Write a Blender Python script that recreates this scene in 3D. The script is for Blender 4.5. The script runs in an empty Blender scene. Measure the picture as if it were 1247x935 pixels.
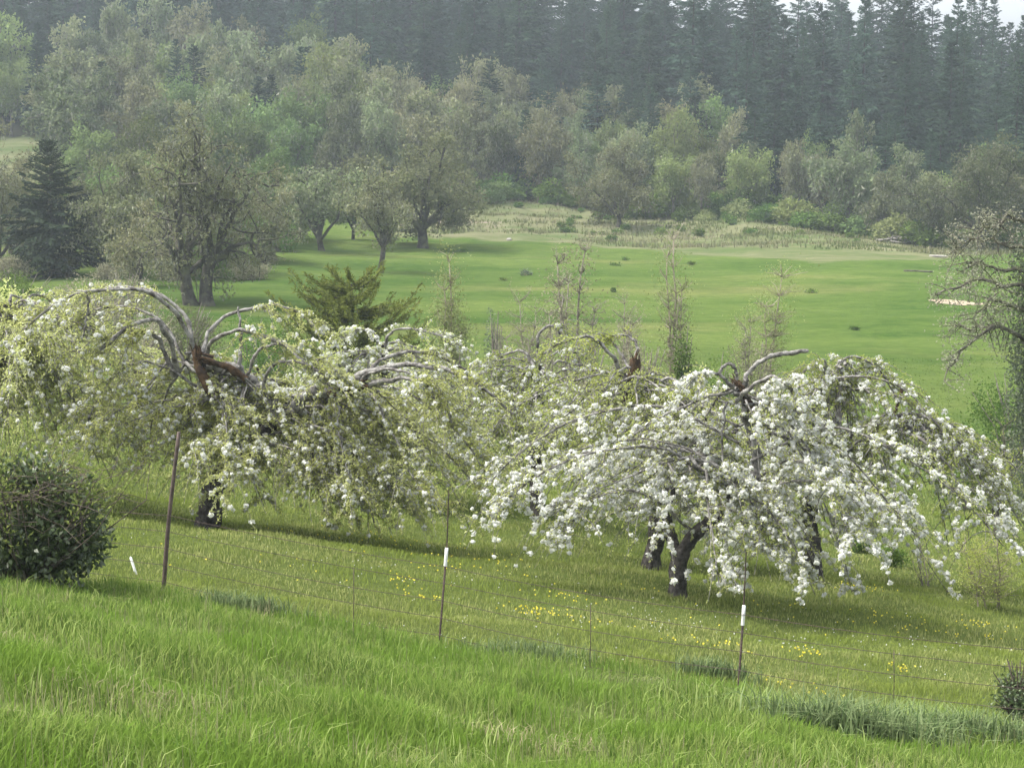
import bpy, math
import numpy as np
from mathutils import Vector

# ------------------------------------------------------------------ scene, camera, light
S = bpy.context.scene
C = S.collection
W_PX, H_PX, F_PX, V_HOR = 1247.0, 935.0, 2300.0, 120.0
PITCH = math.atan((H_PX / 2 - V_HOR) / F_PX)
CAM_Z = 20.0
cam = bpy.data.objects.new('camera', bpy.data.cameras.new('camera'))
C.objects.link(cam)
cam.location = (0, 0, CAM_Z)
cam.rotation_euler = (math.pi / 2 - PITCH, 0, 0)
cam.data.sensor_width = 36
cam.data.lens = F_PX / W_PX * 36
cam.data.clip_start = 0.1
cam.data.clip_end = 6000
S.camera = cam

SUN_FROM = Vector((-0.60, -0.02, 1.0)).normalized()
SUN_EL = math.asin(SUN_FROM.z)
SUN_AZ = math.atan2(SUN_FROM.x, SUN_FROM.y)
world = bpy.data.worlds.new('World')
S.world = world
world.use_nodes = True
wn = world.node_tree
wn.nodes.clear()
sky = wn.nodes.new('ShaderNodeTexSky')
sky.sky_type = 'NISHITA'
sky.sun_disc = False
sky.sun_elevation = SUN_EL
sky.sun_rotation = SUN_AZ
sky.air_density = 1.0
sky.dust_density = 4.0
sky.ozone_density = 1.0
hs = wn.nodes.new('ShaderNodeHueSaturation')
hs.inputs['Saturation'].default_value = 0.30
bg = wn.nodes.new('ShaderNodeBackground')
bg.inputs['Strength'].default_value = 0.15
wo = wn.nodes.new('ShaderNodeOutputWorld')
wn.links.new(sky.outputs[0], hs.inputs['Color'])
wn.links.new(hs.outputs[0], bg.inputs['Color'])
wn.links.new(bg.outputs[0], wo.inputs['Surface'])

sun = bpy.data.objects.new('sun', bpy.data.lights.new('sun', 'SUN'))
C.objects.link(sun)
sun.data.energy = 1.5
sun.data.angle = math.radians(10)
sun.data.color = (1.0, 0.95, 0.87)
sun.rotation_euler = SUN_FROM.to_track_quat('Z', 'Y').to_euler()
sun.location = SUN_FROM * 100

S.view_settings.view_transform = 'Standard'
S.view_settings.look = 'None'
S.view_settings.gamma = 1
S.view_settings.use_curve_mapping = False
S.view_settings.exposure = 1.65
HAZE_DENSITY = 0.00029

S.render.engine = 'CYCLES'
S.cycles.use_denoising = True
S.cycles.max_bounces = 6
S.cycles.diffuse_bounces = 3
S.cycles.transmission_bounces = 4
S.cycles.transparent_max_bounces = 6
S.cycles.volume_bounces = 1
S.cycles.use_adaptive_sampling = True
S.cycles.adaptive_threshold = 0.01

# ------------------------------------------------------------------ terrain
_py = np.array([-80, -20, 0, 14, 28, 34, 40, 60, 80, 110, 150, 200, 245, 270, 290, 320, 350, 400, 450, 550, 650, 800, 1000, 1900.])
_pz = np.array([6, 1.5, -1.9, -4.96, -8.1, -9.15, -10.1, -12.7, -14.6, -16.3, -17.1, -17.4, -17.8, -17.3, -16.2, -13.5, -10.6, -6.5, -1, 10, 12, -10, -14, -16.])
_ty = np.array([-80, 14, 28, 40, 60, 100, 150, 230, 290, 350, 2000.])
_tt = np.array([-.16, -.17, -.18, -.15, -.10, -.04, -.012, -.012, -.055, -.065, -.065])
_sy = np.array([-80, 30, 60, 150, 300, 2000.])
_ss = np.array([16, 18, 28, 80, 140, 160.])
_gy = np.arange(-100, 2000, 1.0)


def _smooth(py, pz):
    t = np.interp(_gy, py, pz)
    out = np.empty_like(t)
    for i, y in enumerate(_gy):
        s = max(2.0, min(12.0, abs(y) * 0.07))
        a, b = max(0, int(i - 3 * s)), min(len(t), int(i + 3 * s) + 1)
        w = np.exp(-0.5 * ((_gy[a:b] - y) / s) ** 2)
        out[i] = (t[a:b] * w).sum() / w.sum()
    return out


_tz, _tilt = _smooth(_py, _pz), _smooth(_ty, _tt)
_nr = np.random.default_rng(7)
_waves = [(_nr.uniform(0, 6.28), _nr.uniform(0, 6.28), wl) for wl in (2.3, 3.1, 4.7, 6.5, 9, 13, 21, 34, 55)]


def height(x, y):
    x = np.asarray(x, float)
    y = np.asarray(y, float)
    c = np.interp(y, _gy, _tz)
    t = np.interp(y, _gy, _tilt)
    s = np.interp(y, _sy, _ss)
    z = c + t * s * np.tanh(x / s)
    lump = 0
    for a, p, wl in _waves:
        k = 6.283 / wl
        amp = 0.012 * wl ** 0.75
        lump = lump + amp * np.sin(k * (x * math.cos(a) + y * math.sin(a)) + p)
    z = z + lump * np.interp(y, [-50, 10, 60, 100, 200, 300, 500], [1, 1, 1, .6, .7, 2.5, 5])
    z = z + 62 * np.exp(-((x - 165) / 85) ** 2 - ((y - 1250) / 160) ** 2)
    z = z + 40 * np.exp(-((x + 160) / 160) ** 2 - ((y - 1150) / 160) ** 2)
    return z + CAM_Z


cp, sp = math.cos(PITCH), math.sin(PITCH)


def px(u, v, D):
    """world point seen at photo pixel (u, v) at forward distance D"""
    a = (u - W_PX / 2) / F_PX
    b = -(v - H_PX / 2) / F_PX
    dy = cp + b * sp
    dz = -sp + b * cp
    return np.array([a * D / dy, D, CAM_Z + dz * D / dy])


def ground(u, v, d0=6, d1=700):
    """where the ray of pixel (u, v) meets the terrain"""
    D = np.arange(d0, d1, 0.1)
    a = (u - W_PX / 2) / F_PX
    b = -(v - H_PX / 2) / F_PX
    dy, dz = cp + b * sp, -sp + b * cp
    x, z = a * D / dy, CAM_Z + dz * D / dy
    below = z <= height(x, D)
    i = int(np.argmax(below)) if below.any() else len(D) - 1
    return np.array([x[i], D[i], float(height(x[i], D[i]))])


def at(u, D):
    """ground point in the vertical plane of image column u at distance D"""
    x = (u - W_PX / 2) / F_PX * D * 1.0
    return np.array([x, D, float(height(x, D))])


# ------------------------------------------------------------------ mesh helpers
class B:
    def __init__(self):
        self.v, self.f, self.n = [], [], 0

    def add(self, V, F):
        V = np.asarray(V, np.float32).reshape(-1, 3)
        self.v.append(V)
        self.f.append(np.asarray(F, np.int64) + self.n)
        self.n += len(V)
        return self

    def mesh(self, name, mat, origin=(0, 0, 0), smooth=False):
        V = np.concatenate(self.v) - np.asarray(origin, np.float32)
        me = bpy.data.meshes.new(name)
        me.vertices.add(len(V))
        me.vertices.foreach_set('co', V.astype(np.float32).ravel())
        loops = np.concatenate([f.ravel() for f in self.f])
        cnt = np.concatenate([np.full(len(f), f.shape[1]) for f in self.f])
        start = np.concatenate([[0], np.cumsum(cnt)[:-1]])
        me.loops.add(len(loops))
        me.loops.foreach_set('vertex_index', loops.astype(np.int32))
        me.polygons.add(len(cnt))
        me.polygons.foreach_set('loop_start', start.astype(np.int32))
        if smooth:
            me.polygons.foreach_set('use_smooth', np.ones(len(cnt), bool))
        me.update(calc_edges=True)
        if mat:
            me.materials.append(mat)
        return me


def obj(name, me, parent=None, loc=(0, 0, 0)):
    o = bpy.data.objects.new(name, me)
    C.objects.link(o)
    o.location = loc
    if parent:
        o.parent = parent
    return o


def tag(o, label=None, cat=None, group=None, kind=None):
    if label:
        o['label'] = label
    if cat:
        o['category'] = cat
    if group:
        o['group'] = group
    if kind:
        o['kind'] = kind
    return o


def thing(name, label, cat, loc=(0, 0, 0), group=None, rz=0, scale=1):
    o = obj(name, None, None, tuple(float(c) for c in loc))
    o.rotation_euler.z = rz
    o.scale = (scale,) * 3 if np.isscalar(scale) else tuple(scale)
    return tag(o, label, cat, group)


def norm(a):
    return a / np.maximum(np.linalg.norm(a, axis=-1, keepdims=True), 1e-9)


def tubes(b, P, R, n=5, rough=0.0):
    """P (N,K,3) centre lines, R (N,K) radii"""
    P = np.asarray(P, float)
    R = np.asarray(R, float)
    if P.ndim == 2:
        P, R = P[None], R[None]
    N, K, _ = P.shape
    T = norm(np.gradient(P, axis=1))
    ref = np.where(np.abs(norm(P[:, -1] - P[:, 0])[:, None, 2:3]) > 0.8, np.array([1., 0.13, 0]), np.array([0, 0.1, 1.]))
    ref = np.broadcast_to(ref, T.shape)
    A = norm(np.cross(T, ref))
    Bn = np.cross(T, A)
    th = np.arange(n) * 2 * np.pi / n
    if rough:
        R = R[:, :, None, None] * (1 + rough * np.random.default_rng(int(K * 7 + n)).normal(size=(N, K, n, 1)))
    else:
        R = R[:, :, None, None]
    V = P[:, :, None] + R * (np.cos(th)[None, None, :, None] * A[:, :, None] + np.sin(th)[None, None, :, None] * Bn[:, :, None])
    base = (np.arange(N) * K * n)[:, None, None]
    i = (np.arange(K - 1) * n)[None, :, None]
    j = np.arange(n)[None, None, :]
    jn = (j + 1) % n
    F = np.stack([base + i + j, base + i + jn, base + i + n + jn, base + i + n + j], -1).reshape(-1, 4)
    b.add(V.reshape(-1, 3), F)
    if n == 5:
        cap = (np.arange(N) * K * n)[:, None] + (K - 1) * n + np.arange(n)[None]
        b.f.append(cap + b.n - N * K * n)


def cards(b, P, Dn, L, Wd, rng, fold=0.15):
    """kite-shaped leaf faces at P pointing along Dn"""
    N = len(P)
    Dn = norm(Dn)
    side = norm(np.cross(Dn, rng.normal(size=(N, 3))))
    nrm = np.cross(side, Dn)
    L = np.broadcast_to(L, (N,))[:, None]
    Wd = np.broadcast_to(Wd, (N,))[:, None]
    mid = P + Dn * L * 0.45 + nrm * L * fold
    V = np.stack([P, mid + side * Wd / 2, P + Dn * L, mid - side * Wd / 2], 1)
    b.add(V.reshape(-1, 3), np.arange(4 * N).reshape(N, 4))


def blossoms(b, P, r, rng, m=13, petal=0.042):
    """round heads of small white petals"""
    N = len(P)
    d = norm(rng.normal(size=(N, m, 3)) + np.array([0, 0, 0.25]))
    r = np.broadcast_to(r, (N,))
    c = P[:, None] + d * (r[:, None, None] * rng.uniform(0.55, 1.0, (N, m, 1))) * np.array([1, 1, .8])
    nn = norm(d + rng.normal(size=(N, m, 3)) * 0.45)
    a = norm(np.cross(nn, rng.normal(size=(N, m, 3))))
    e = np.cross(nn, a)
    s = petal * rng.uniform(0.75, 1.25, (N, m, 1))
    V = np.stack([c - a * s * .8, c + e * s + nn * s * .25, c + a * s * .8, c - e * s + nn * s * .25], 2)
    b.add(V.reshape(-1, 3), np.arange(4 * N * m).reshape(-1, 4))


def bez(p0, p1, p2, k):
    t = np.linspace(0, 1, k)[:, None]
    return (1 - t) ** 2 * p0 + 2 * t * (1 - t) * p1 + t ** 2 * p2


def polyline(pts, k):
    """smooth resample (Catmull-Rom) of hand-placed points to k points"""
    pts = np.asarray(pts, float)
    n = len(pts)
    ext = np.vstack([2 * pts[0] - pts[1], pts, 2 * pts[-1] - pts[-2]])
    out = []
    for s in np.linspace(0, n - 1 - 1e-6, k):
        i = int(s)
        t = s - i
        a, b_, c, d = ext[i], ext[i + 1], ext[i + 2], ext[i + 3]
        out.append(0.5 * (2 * b_ + (c - a) * t + (2 * a - 5 * b_ + 4 * c - d) * t * t + (3 * b_ - a - 3 * c + d) * t ** 3))
    return np.array(out)


# ------------------------------------------------------------------ materials
def new_mat(name):
    m = bpy.data.materials.new(name)
    m.use_nodes = True
    nt = m.node_tree
    nt.nodes.clear()
    return m, nt, nt.nodes.new('ShaderNodeOutputMaterial')


def N_(nt, typ, **kw):
    n = nt.nodes.new(typ)
    for k, v in kw.items():
        if k in n.inputs:
            n.inputs[k].default_value = v
        else:
            setattr(n, k, v)
    return n


def rgb(c):
    return (c[0], c[1], c[2], 1)


def mixc(nt, fac, a, b_, mode='MIX'):
    n = nt.nodes.new('ShaderNodeMix')
    n.data_type = 'RGBA'
    n.blend_type = mode
    for k, v in ((0, fac), (6, a), (7, b_)):
        if isinstance(v, bpy.types.NodeSocket):
            nt.links.new(v, n.inputs[k])
        else:
            n.inputs[k].default_value = v if k == 0 else rgb(v)
    return n.outputs[2]


def ramp(nt, sock, lo, hi):
    n = nt.nodes.new('ShaderNodeMapRange')
    n.inputs[1].default_value = lo
    n.inputs[2].default_value = hi
    nt.links.new(sock, n.inputs[0])
    return n.outputs[0]


def noise(nt, scale, detail=3, rough=0.55, coord='Object', vec=None):
    tc = nt.nodes.new('ShaderNodeTexCoord')
    n = N_(nt, 'ShaderNodeTexNoise', Scale=scale, Detail=detail, Roughness=rough)
    s = tc.outputs[coord]
    if vec is not None:
        mp = nt.nodes.new('ShaderNodeMapping')
        mp.inputs['Scale'].default_value = vec
        nt.links.new(s, mp.inputs[0])
        s = mp.outputs[0]
    nt.links.new(s, n.inputs['Vector'])
    return n.outputs['Fac']


def leaf_mat(name, ca, cb, cc=None, trans=0.35, var=0.25, clump=0.6, gloss=0.0):
    m, nt, out = new_mat(name)
    geo = nt.nodes.new('ShaderNodeNewGeometry')
    col = mixc(nt, geo.outputs['Random Per Island'], ca, cb)
    if cc is not None:
        col = mixc(nt, ramp(nt, noise(nt, clump, 2), 0.42, 0.62), col, cc)
    oi = nt.nodes.new('ShaderNodeObjectInfo')
    hsv = nt.nodes.new('ShaderNodeHueSaturation')
    mr = nt.nodes.new('ShaderNodeMapRange')
    mr.inputs[3].default_value = 1 - var
    mr.inputs[4].default_value = 1 + var
    nt.links.new(oi.outputs['Random'], mr.inputs[0])
    nt.links.new(mr.outputs[0], hsv.inputs['Value'])
    mr2 = nt.nodes.new('ShaderNodeMapRange')
    mul = N_(nt, 'ShaderNodeMath', operation='MULTIPLY')
    mul.inputs[1].default_value = 7.31
    fr = N_(nt, 'ShaderNodeMath', operation='FRACT')
    nt.links.new(oi.outputs['Random'], mul.inputs[0])
    nt.links.new(mul.outputs[0], fr.inputs[0])
    nt.links.new(fr.outputs[0], mr2.inputs[0])
    mr2.inputs[3].default_value = 0.5 - 0.05 * var
    mr2.inputs[4].default_value = 0.5 + 0.09 * var
    nt.links.new(mr2.outputs[0], hsv.inputs['Hue'])
    nt.links.new(col, hsv.inputs['Color'])
    d = N_(nt, 'ShaderNodeBsdfDiffuse')
    t = N_(nt, 'ShaderNodeBsdfTranslucent')
    nt.links.new(hsv.outputs[0], d.inputs['Color'])
    nt.links.new(hsv.outputs[0], t.inputs['Color'])
    mx = N_(nt, 'ShaderNodeMixShader')
    mx.inputs[0].default_value = trans
    nt.links.new(d.outputs[0], mx.inputs[1])
    nt.links.new(t.outputs[0], mx.inputs[2])
    last = mx.outputs[0]
    if gloss:
        g = N_(nt, 'ShaderNodeBsdfGlossy', Roughness=0.4)
        m2 = N_(nt, 'ShaderNodeMixShader')
        m2.inputs[0].default_value = gloss
        nt.links.new(last, m2.inputs[1])
        nt.links.new(g.outputs[0], m2.inputs[2])
        last = m2.outputs[0]
    nt.links.new(last, out.inputs['Surface'])
    return m


def bark_mat(name, dark, pale, scale=3.0, lo=0.45, hi=0.6, bump=0.6, third=None):
    m, nt, out = new_mat(name)
    f = noise(nt, scale, 6, 0.7)
    col = mixc(nt, ramp(nt, f, lo, hi), dark, pale)
    if third is not None:
        col = mixc(nt, ramp(nt, noise(nt, scale * 0.45, 4, 0.6), 0.52, 0.62), col, third)
    p = N_(nt, 'ShaderNodeBsdfPrincipled', Roughness=0.9)
    p.inputs['Specular IOR Level'].default_value = 0.15
    nt.links.new(col, p.inputs['Base Color'])
    bp = N_(nt, 'ShaderNodeBump', Strength=bump, Distance=0.05)
    nt.links.new(noise(nt, scale * 3, 5, 0.7, vec=(1, 1, .35)), bp.inputs['Height'])
    nt.links.new(bp.outputs[0], p.inputs['Normal'])
    nt.links.new(p.outputs[0], out.inputs['Surface'])
    return m


def plain_mat(name, ca, cb, scale=8, rough=0.7, metal=0.0):
    m, nt, out = new_mat(name)
    col = mixc(nt, ramp(nt, noise(nt, scale, 4, 0.65), 0.35, 0.65), ca, cb)
    p = N_(nt, 'ShaderNodeBsdfPrincipled', Roughness=rough, Metallic=metal)
    nt.links.new(col, p.inputs['Base Color'])
    nt.links.new(p.outputs[0], out.inputs['Surface'])
    return m


M = {}
M['pear_bark'] = bark_mat('pear_bark', (.075, .068, .062), (.30, .29, .27), 5.5, .40, .60, 1.0)
M['pear_trunk'] = bark_mat('pear_trunk', (.030, .026, .023), (.13, .118, .108), 6, .42, .68, 1.4)
M['pear_stub'] = bark_mat('pear_stub', (.035, .024, .016), (.125, .08, .045), 7, .40, .66, 1.0, (.04, .03, .025))
M['pear_twig'] = bark_mat('pear_twig', (.10, .085, .07), (.24, .22, .19), 7, .40, .6, .4)
M['pear_leaf'] = leaf_mat('pear_leaf', (.40, .45, .14), (.64, .66, .34), (.50, .53, .19), .62, .12, 1.2)
M['pear_leaf_green'] = leaf_mat('pear_leaf_green', (.27, .34, .08), (.48, .52, .19), (.34, .385, .10), .58, .1, 1.2)
M['petal'] = leaf_mat('petal', (.74, .74, .715), (.64, .655, .60), None, .4, .02)
M['oak_leaf'] = leaf_mat('oak_leaf', (.115, .145, .062), (.22, .24, .125), (.165, .18, .10), .35, .42, .35)
M['oak_leaf_green'] = leaf_mat('oak_leaf_green', (.10, .145, .045), (.20, .25, .095), (.15, .185, .065), .35, .40, .35)
M['oak_leaf_tan'] = leaf_mat('oak_leaf_tan', (.15, .155, .08), (.235, .23, .135), (.16, .17, .08), .3, .22, .4)
M['oak_lichen'] = leaf_mat('oak_lichen', (.19, .20, .13), (.27, .27, .20), None, .2, .2)
M['oak_bark'] = bark_mat('oak_bark', (.035, .03, .026), (.10, .095, .075), 1.5, .4, .62, .6, (.10, .105, .055))
M['oak_bark_mossy'] = bark_mat('oak_bark_mossy', (.045, .040, .034), (.15, .145, .11), 3.5, .38, .62, .6, (.14, .15, .08))
M['forest_bark'] = bark_mat('forest_bark', (.06, .052, .045), (.17, .16, .13), .9, .4, .62, .4)
M['conifer_leaf'] = leaf_mat('conifer_leaf', (.018, .042, .027), (.062, .098, .056), (.034, .060, .036), .15, .42, .25)
M['conifer_dark'] = leaf_mat('conifer_dark', (.020, .036, .022), (.060, .080, .046), (.035, .05, .03), .15, .1, .3)
M['conifer_olive'] = leaf_mat('conifer_olive', (.09, .11, .025), (.20, .215, .06), (.13, .15, .035), .3, .1, .8)
M['bush_green'] = leaf_mat('bush_green', (.07, .13, .028), (.15, .22, .055), (.10, .16, .035), .35, .25, .6)
M['bush_pale'] = leaf_mat('bush_pale', (.19, .23, .085), (.32, .36, .16), None, .4, .15)
M['bush_grey'] = leaf_mat('bush_grey', (.10, .13, .085), (.19, .22, .14), None, .3, .15)
M['shrub_dark'] = leaf_mat('shrub_dark', (.03, .055, .018), (.14, .18, .075), (.065, .095, .03), .25, .05, 2.5, .05)
M['shrub_young'] = leaf_mat('shrub_young', (.10, .145, .035), (.25, .29, .09), None, .4, .05)
M['twig_grey'] = bark_mat('twig_grey', (.13, .11, .09), (.30, .27, .23), 5, .4, .62, .3)
M['twig_brown'] = bark_mat('twig_brown', (.05, .038, .03), (.14, .115, .095), 5, .4, .62, .3)
M['fir_bark'] = bark_mat('fir_bark', (.022, .020, .018), (.06, .055, .05), .9, .4, .62, .4)
M['twig_tan'] = bark_mat('twig_tan', (.20, .17, .13), (.32, .28, .22), 2, .4, .62, .3)
M['catkin'] = leaf_mat('catkin', (.20, .195, .12), (.31, .30, .20), None, .3, .1)
M['iron'] = plain_mat('iron', (.035, .028, .025), (.10, .065, .05), 14, .7, .3)
M['wood_post'] = plain_mat('wood_post', (.05, .036, .03), (.11, .078, .065), 10, .85)
M['white_paint'] = plain_mat('white_paint', (.78, .78, .77), (.62, .62, .60), 20, .5)
M['stone'] = plain_mat('stone', (.20, .20, .19), (.36, .36, .34), .8, .9)
M['pale_wood'] = plain_mat('pale_wood', (.20, .18, .155), (.38, .355, .32), 2, .85)
M['buttercup'] = leaf_mat('buttercup', (.72, .60, .05), (.80, .73, .15), None, .3, .02)
M['grass_long'] = leaf_mat('grass_long', (.052, .115, .015), (.285, .35, .10), (.135, .22, .035), .40, .02, .6)
M['grass_blade'] = leaf_mat('grass_blade', (.14, .23, .05), (.33, .39, .14), None, .4, .02)
M['grass_short'] = leaf_mat('grass_short', (.125, .175, .032), (.37, .38, .15), (.19, .24, .052), .4, .02, .35)
M['grass_dry'] = leaf_mat('grass_dry', (.25, .22, .12), (.40, .36, .22), (.16, .19, .07), .3, .02, .12)
M['grass_meadow'] = leaf_mat('grass_meadow', (.075, .135, .026), (.15, .21, .052), (.13, .165, .05), .45, .02, .05)
M['grass_bank'] = leaf_mat('grass_bank', (.14, .15, .07), (.26, .24, .15), (.11, .14, .05), .3, .02, .10)
M['grass_grey'] = leaf_mat('grass_grey', (.055, .095, .032), (.215, .27, .125), None, .3, .02)


def ground_mat():
    m, nt, out = new_mat('meadow_ground')
    at_ = nt.nodes.new('ShaderNodeAttribute')
    at_.attribute_name = 'zone'
    sep = nt.nodes.new('ShaderNodeSeparateColor')
    nt.links.new(at_.outputs['Color'], sep.inputs[0])
    near = mixc(nt, noise(nt, 2.0, 6, .7), (.06, .095, .02), (.16, .19, .06))
    n1 = noise(nt, .10, 6, .65, vec=(.45, 1, 1))
    n2 = noise(nt, 1.1, 7, .75, vec=(.6, 1, 1))
    mead = mixc(nt, ramp(nt, n1, .38, .62), (.058, .112, .024), (.135, .188, .050))
    mead = mixc(nt, ramp(nt, n2, .45, .72), mead, (.10, .16, .035))
    mead = mixc(nt, ramp(nt, noise(nt, .045, 5, .6, vec=(.4, 1, 1)), .56, .70), mead, (.20, .21, .08))
    fine = noise(nt, 2.6, 6, .8, vec=(.3, 1, 1))
    mead = mixc(nt, 1.0, mead, mixc(nt, ramp(nt, fine, .32, .68), (.62, .66, .62), (1.22, 1.16, 1.1)), 'MULTIPLY')
    mead = mixc(nt, ramp(nt, noise(nt, .55, 5, .75, vec=(.3, 1, 1)), .63, .72), mead, (.07, .10, .03))
    hol = nt.nodes.new('ShaderNodeAttribute')
    hol.attribute_name = 'hollow'
    mead = mixc(nt, hol.outputs['Fac'], mead, mixc(nt, n2, (.06, .10, .022), (.17, .19, .07)))
    c = mixc(nt, sep.outputs[0], near, mead)
    n3 = noise(nt, .22, 6, .7, vec=(.4, 1, 1))
    bank = mixc(nt, ramp(nt, n3, .38, .62), (.10, .14, .048), (.20, .195, .11))
    bank = mixc(nt, ramp(nt, noise(nt, .12, 4, .6, vec=(.35, 1, 1)), .6, .68), bank, (.30, .235, .19))
    # ragged border between meadow and bank
    ad = N_(nt, 'ShaderNodeMath', operation='ADD')
    sb = N_(nt, 'ShaderNodeMath', operation='MULTIPLY_ADD')
    nt.links.new(n3, sb.inputs[0])
    sb.inputs[1].default_value = .9
    sb.inputs[2].default_value = -.45
    nt.links.new(sep.outputs[1], ad.inputs[0])
    nt.links.new(sb.outputs[0], ad.inputs[1])
    c = mixc(nt, ramp(nt, ad.outputs[0], .35, .65), c, bank)
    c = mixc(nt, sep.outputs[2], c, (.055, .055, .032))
    p = N_(nt, 'ShaderNodeBsdfDiffuse', Roughness=1)
    bp = N_(nt, 'ShaderNodeBump', Strength=.9, Distance=.35)
    nt.links.new(noise(nt, 1.6, 7, .75), bp.inputs['Height'])
    nt.links.new(bp.outputs[0], p.inputs['Normal'])
    nt.links.new(c, p.inputs['Color'])
    nt.links.new(p.outputs[0], out.inputs['Surface'])
    return m


M['ground'] = ground_mat()

# ------------------------------------------------------------------ ground sheet
EDGE_U = np.array([-400, 0, 150, 300, 450, 560, 680, 760, 860, 1000, 1130, 1247, 1700.])
EDGE_D = np.array([240, 255, 262, 270, 282, 292, 296, 288, 282, 270, 252, 246, 240.])


def edge_D(x, y):
    u = W_PX / 2 + x / np.maximum(y, 30) * F_PX
    return np.interp(u, EDGE_U, EDGE_D)


yy = np.concatenate([np.arange(-70, 8, 3.0), np.arange(8, 60, .4), np.arange(60, 140, 1.2), np.arange(140, 460, 3), np.arange(460, 1800, 20)])
xx = np.sinh(np.linspace(-5.6, 5.6, 281)) * 6.5
X, Y = np.meshgrid(xx, yy)
Z = height(X, Y)
gb = B()
ny, nx = X.shape
ii = (np.arange(ny - 1)[:, None] * nx + np.arange(nx - 1)[None]).ravel()
gb.add(np.stack([X, Y, Z], -1), np.stack([ii, ii + 1, ii + nx + 1, ii + nx], -1))
gme = gb.mesh('ground', M['ground'], smooth=True)
col = gme.color_attributes.new('zone', 'FLOAT_COLOR', 'POINT')
ed = edge_D(X, Y)
U_ = W_PX / 2 + X / np.maximum(Y, 30) * F_PX
zr = np.interp(Y, [48, 75], [0, 1])
bank_w = np.interp(U_, [400, 480, 700, 900, 1000, 1100, 1180, 1300], [14, 45, 58, 64, 66, 46, 22, 8])
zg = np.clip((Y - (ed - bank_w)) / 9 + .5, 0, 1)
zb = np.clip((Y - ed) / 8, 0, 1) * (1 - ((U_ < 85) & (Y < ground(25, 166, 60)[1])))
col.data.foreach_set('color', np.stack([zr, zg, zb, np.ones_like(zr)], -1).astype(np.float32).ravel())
hat = gme.attributes.new('hollow', 'FLOAT', 'POINT')
hat.data.foreach_set('value', (np.interp(Y, [55, 75, 105, 140], [0, .9, .75, 0]) * np.interp(U_, [700, 1050], [1, .45])).astype(np.float32).ravel())
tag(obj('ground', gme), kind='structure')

# ------------------------------------------------------------------ grass (stuff)


def grass(name, xs, ys, h, w, rng, mat, label, bend=.5):
    n = len(xs)
    P = np.stack([xs, ys, height(xs, ys) - .01], -1)
    a = 2.6 * (patchy(xs, ys, 1.1, 31) + patchy(xs, ys, .4, 33)) + rng.normal(0, .9, n) + rng.choice([0, 3.14], n)
    ca, sa = np.cos(a)[:, None], np.sin(a)[:, None]
    side = np.concatenate([ca, sa, 0 * ca], 1)
    out = np.concatenate([-sa, ca, 0 * ca], 1)
    lean = (rng.uniform(.1, 1, n) * bend)[:, None]
    h = h[:, None]
    w = np.broadcast_to(w, (n,))[:, None]
    up = np.array([0, 0, 1.0])
    m1 = P + up * h * .55 + out * h * lean * .28
    tip = P + up * h * (1 - lean * .35) + out * h * lean * .9
    V = np.stack([P - side * w / 2, P + side * w / 2, m1 + side * w * .42, m1 - side * w * .42, tip], 1).reshape(-1, 3)
    k = np.arange(n)[:, None] * 5
    b = B()
    b.add(V, k + np.array([[0, 1, 2, 3]]))
    b.f.append(k + np.array([[3, 2, 4]]))
    o = obj(name, b.mesh(name, mat))
    return tag(o, label, 'grass', kind='stuff')


def scatter(rng, n, D0, D1, spread=.36, pw=1.6):
    """points across the view wedge (with a margin), denser near the camera"""
    t = rng.uniform(0, 1, n)
    D = (D0 ** (2 - pw) + t * (D1 ** (2 - pw) - D0 ** (2 - pw))) ** (1 / (2 - pw))
    return rng.uniform(-spread, spread, n) * D, D


def patchy(x, y, wl, seed):
    r = np.random.default_rng(seed)
    s = 0
    for k in range(6):
        a, p = r.uniform(0, 6.283, 2)
        q = 6.283 / (wl * r.uniform(.6, 1.6))
        s = s + np.sin(q * (x * np.cos(a) + y * np.sin(a)) + p)
    return s / 6


FENCE_D = ground(533, 785)[1]
r = np.random.default_rng(11)
x, y = scatter(r, 190000, 9.5, 28.5, .34)
u_ = W_PX / 2 + x / y * F_PX
fence_d = np.interp(u_, [0, 197, 533, 897, 1247], [29.6, 28.9, FENCE_D, 27.0, 26.6])
k = y < fence_d + r.normal(0, .35, len(y)) - .2
x, y = x[k], y[k]
pt = patchy(x, y, 2.2, 3)
hh = (.12 + .16 * r.uniform(0, 1, len(x)) ** 1.5) * (1 + .75 * np.clip(pt, -.6, 1))
grass('long_grass', x, y, hh, r.uniform(.006, .017, len(x)), r, M['grass_long'], 'long bright green meadow grass on the near side of the fence', .8)

x, y = scatter(r, 26000, 9.5, 28, .34)
k = (patchy(x, y, 1.9, 61) > .12) & (y < 27.5 - .1 * x)
x, y = x[k], y[k]
grass('dry_stalks', x, y, r.uniform(.08, .24, len(x)), .009, r, M['grass_dry'], 'matted dead straw lying low in the near grass', 1.3)
x, y = scatter(r, 4500, 9.5, 28, .34)
k = (patchy(x, y, 1.6, 41) > .05) & (y < 27.5 - .1 * x)
x, y = x[k], y[k]
grass('long_grass', x, y, r.uniform(.22, .42, len(x)), .011, r, M['grass_blade'], 'pale arching long blades rising above the near meadow grass', 1.2)
x, y = scatter(r, 9000, 9.5, 30, .34)
k = patchy(x, y, 2.6, 9) > .1
x, y = x[k], y[k]
grass('dry_stalks', x, y, r.uniform(.25, .48, len(x)), .006, r, M['grass_dry'], 'thin straw coloured stalks standing in the long grass', .35)

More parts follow.
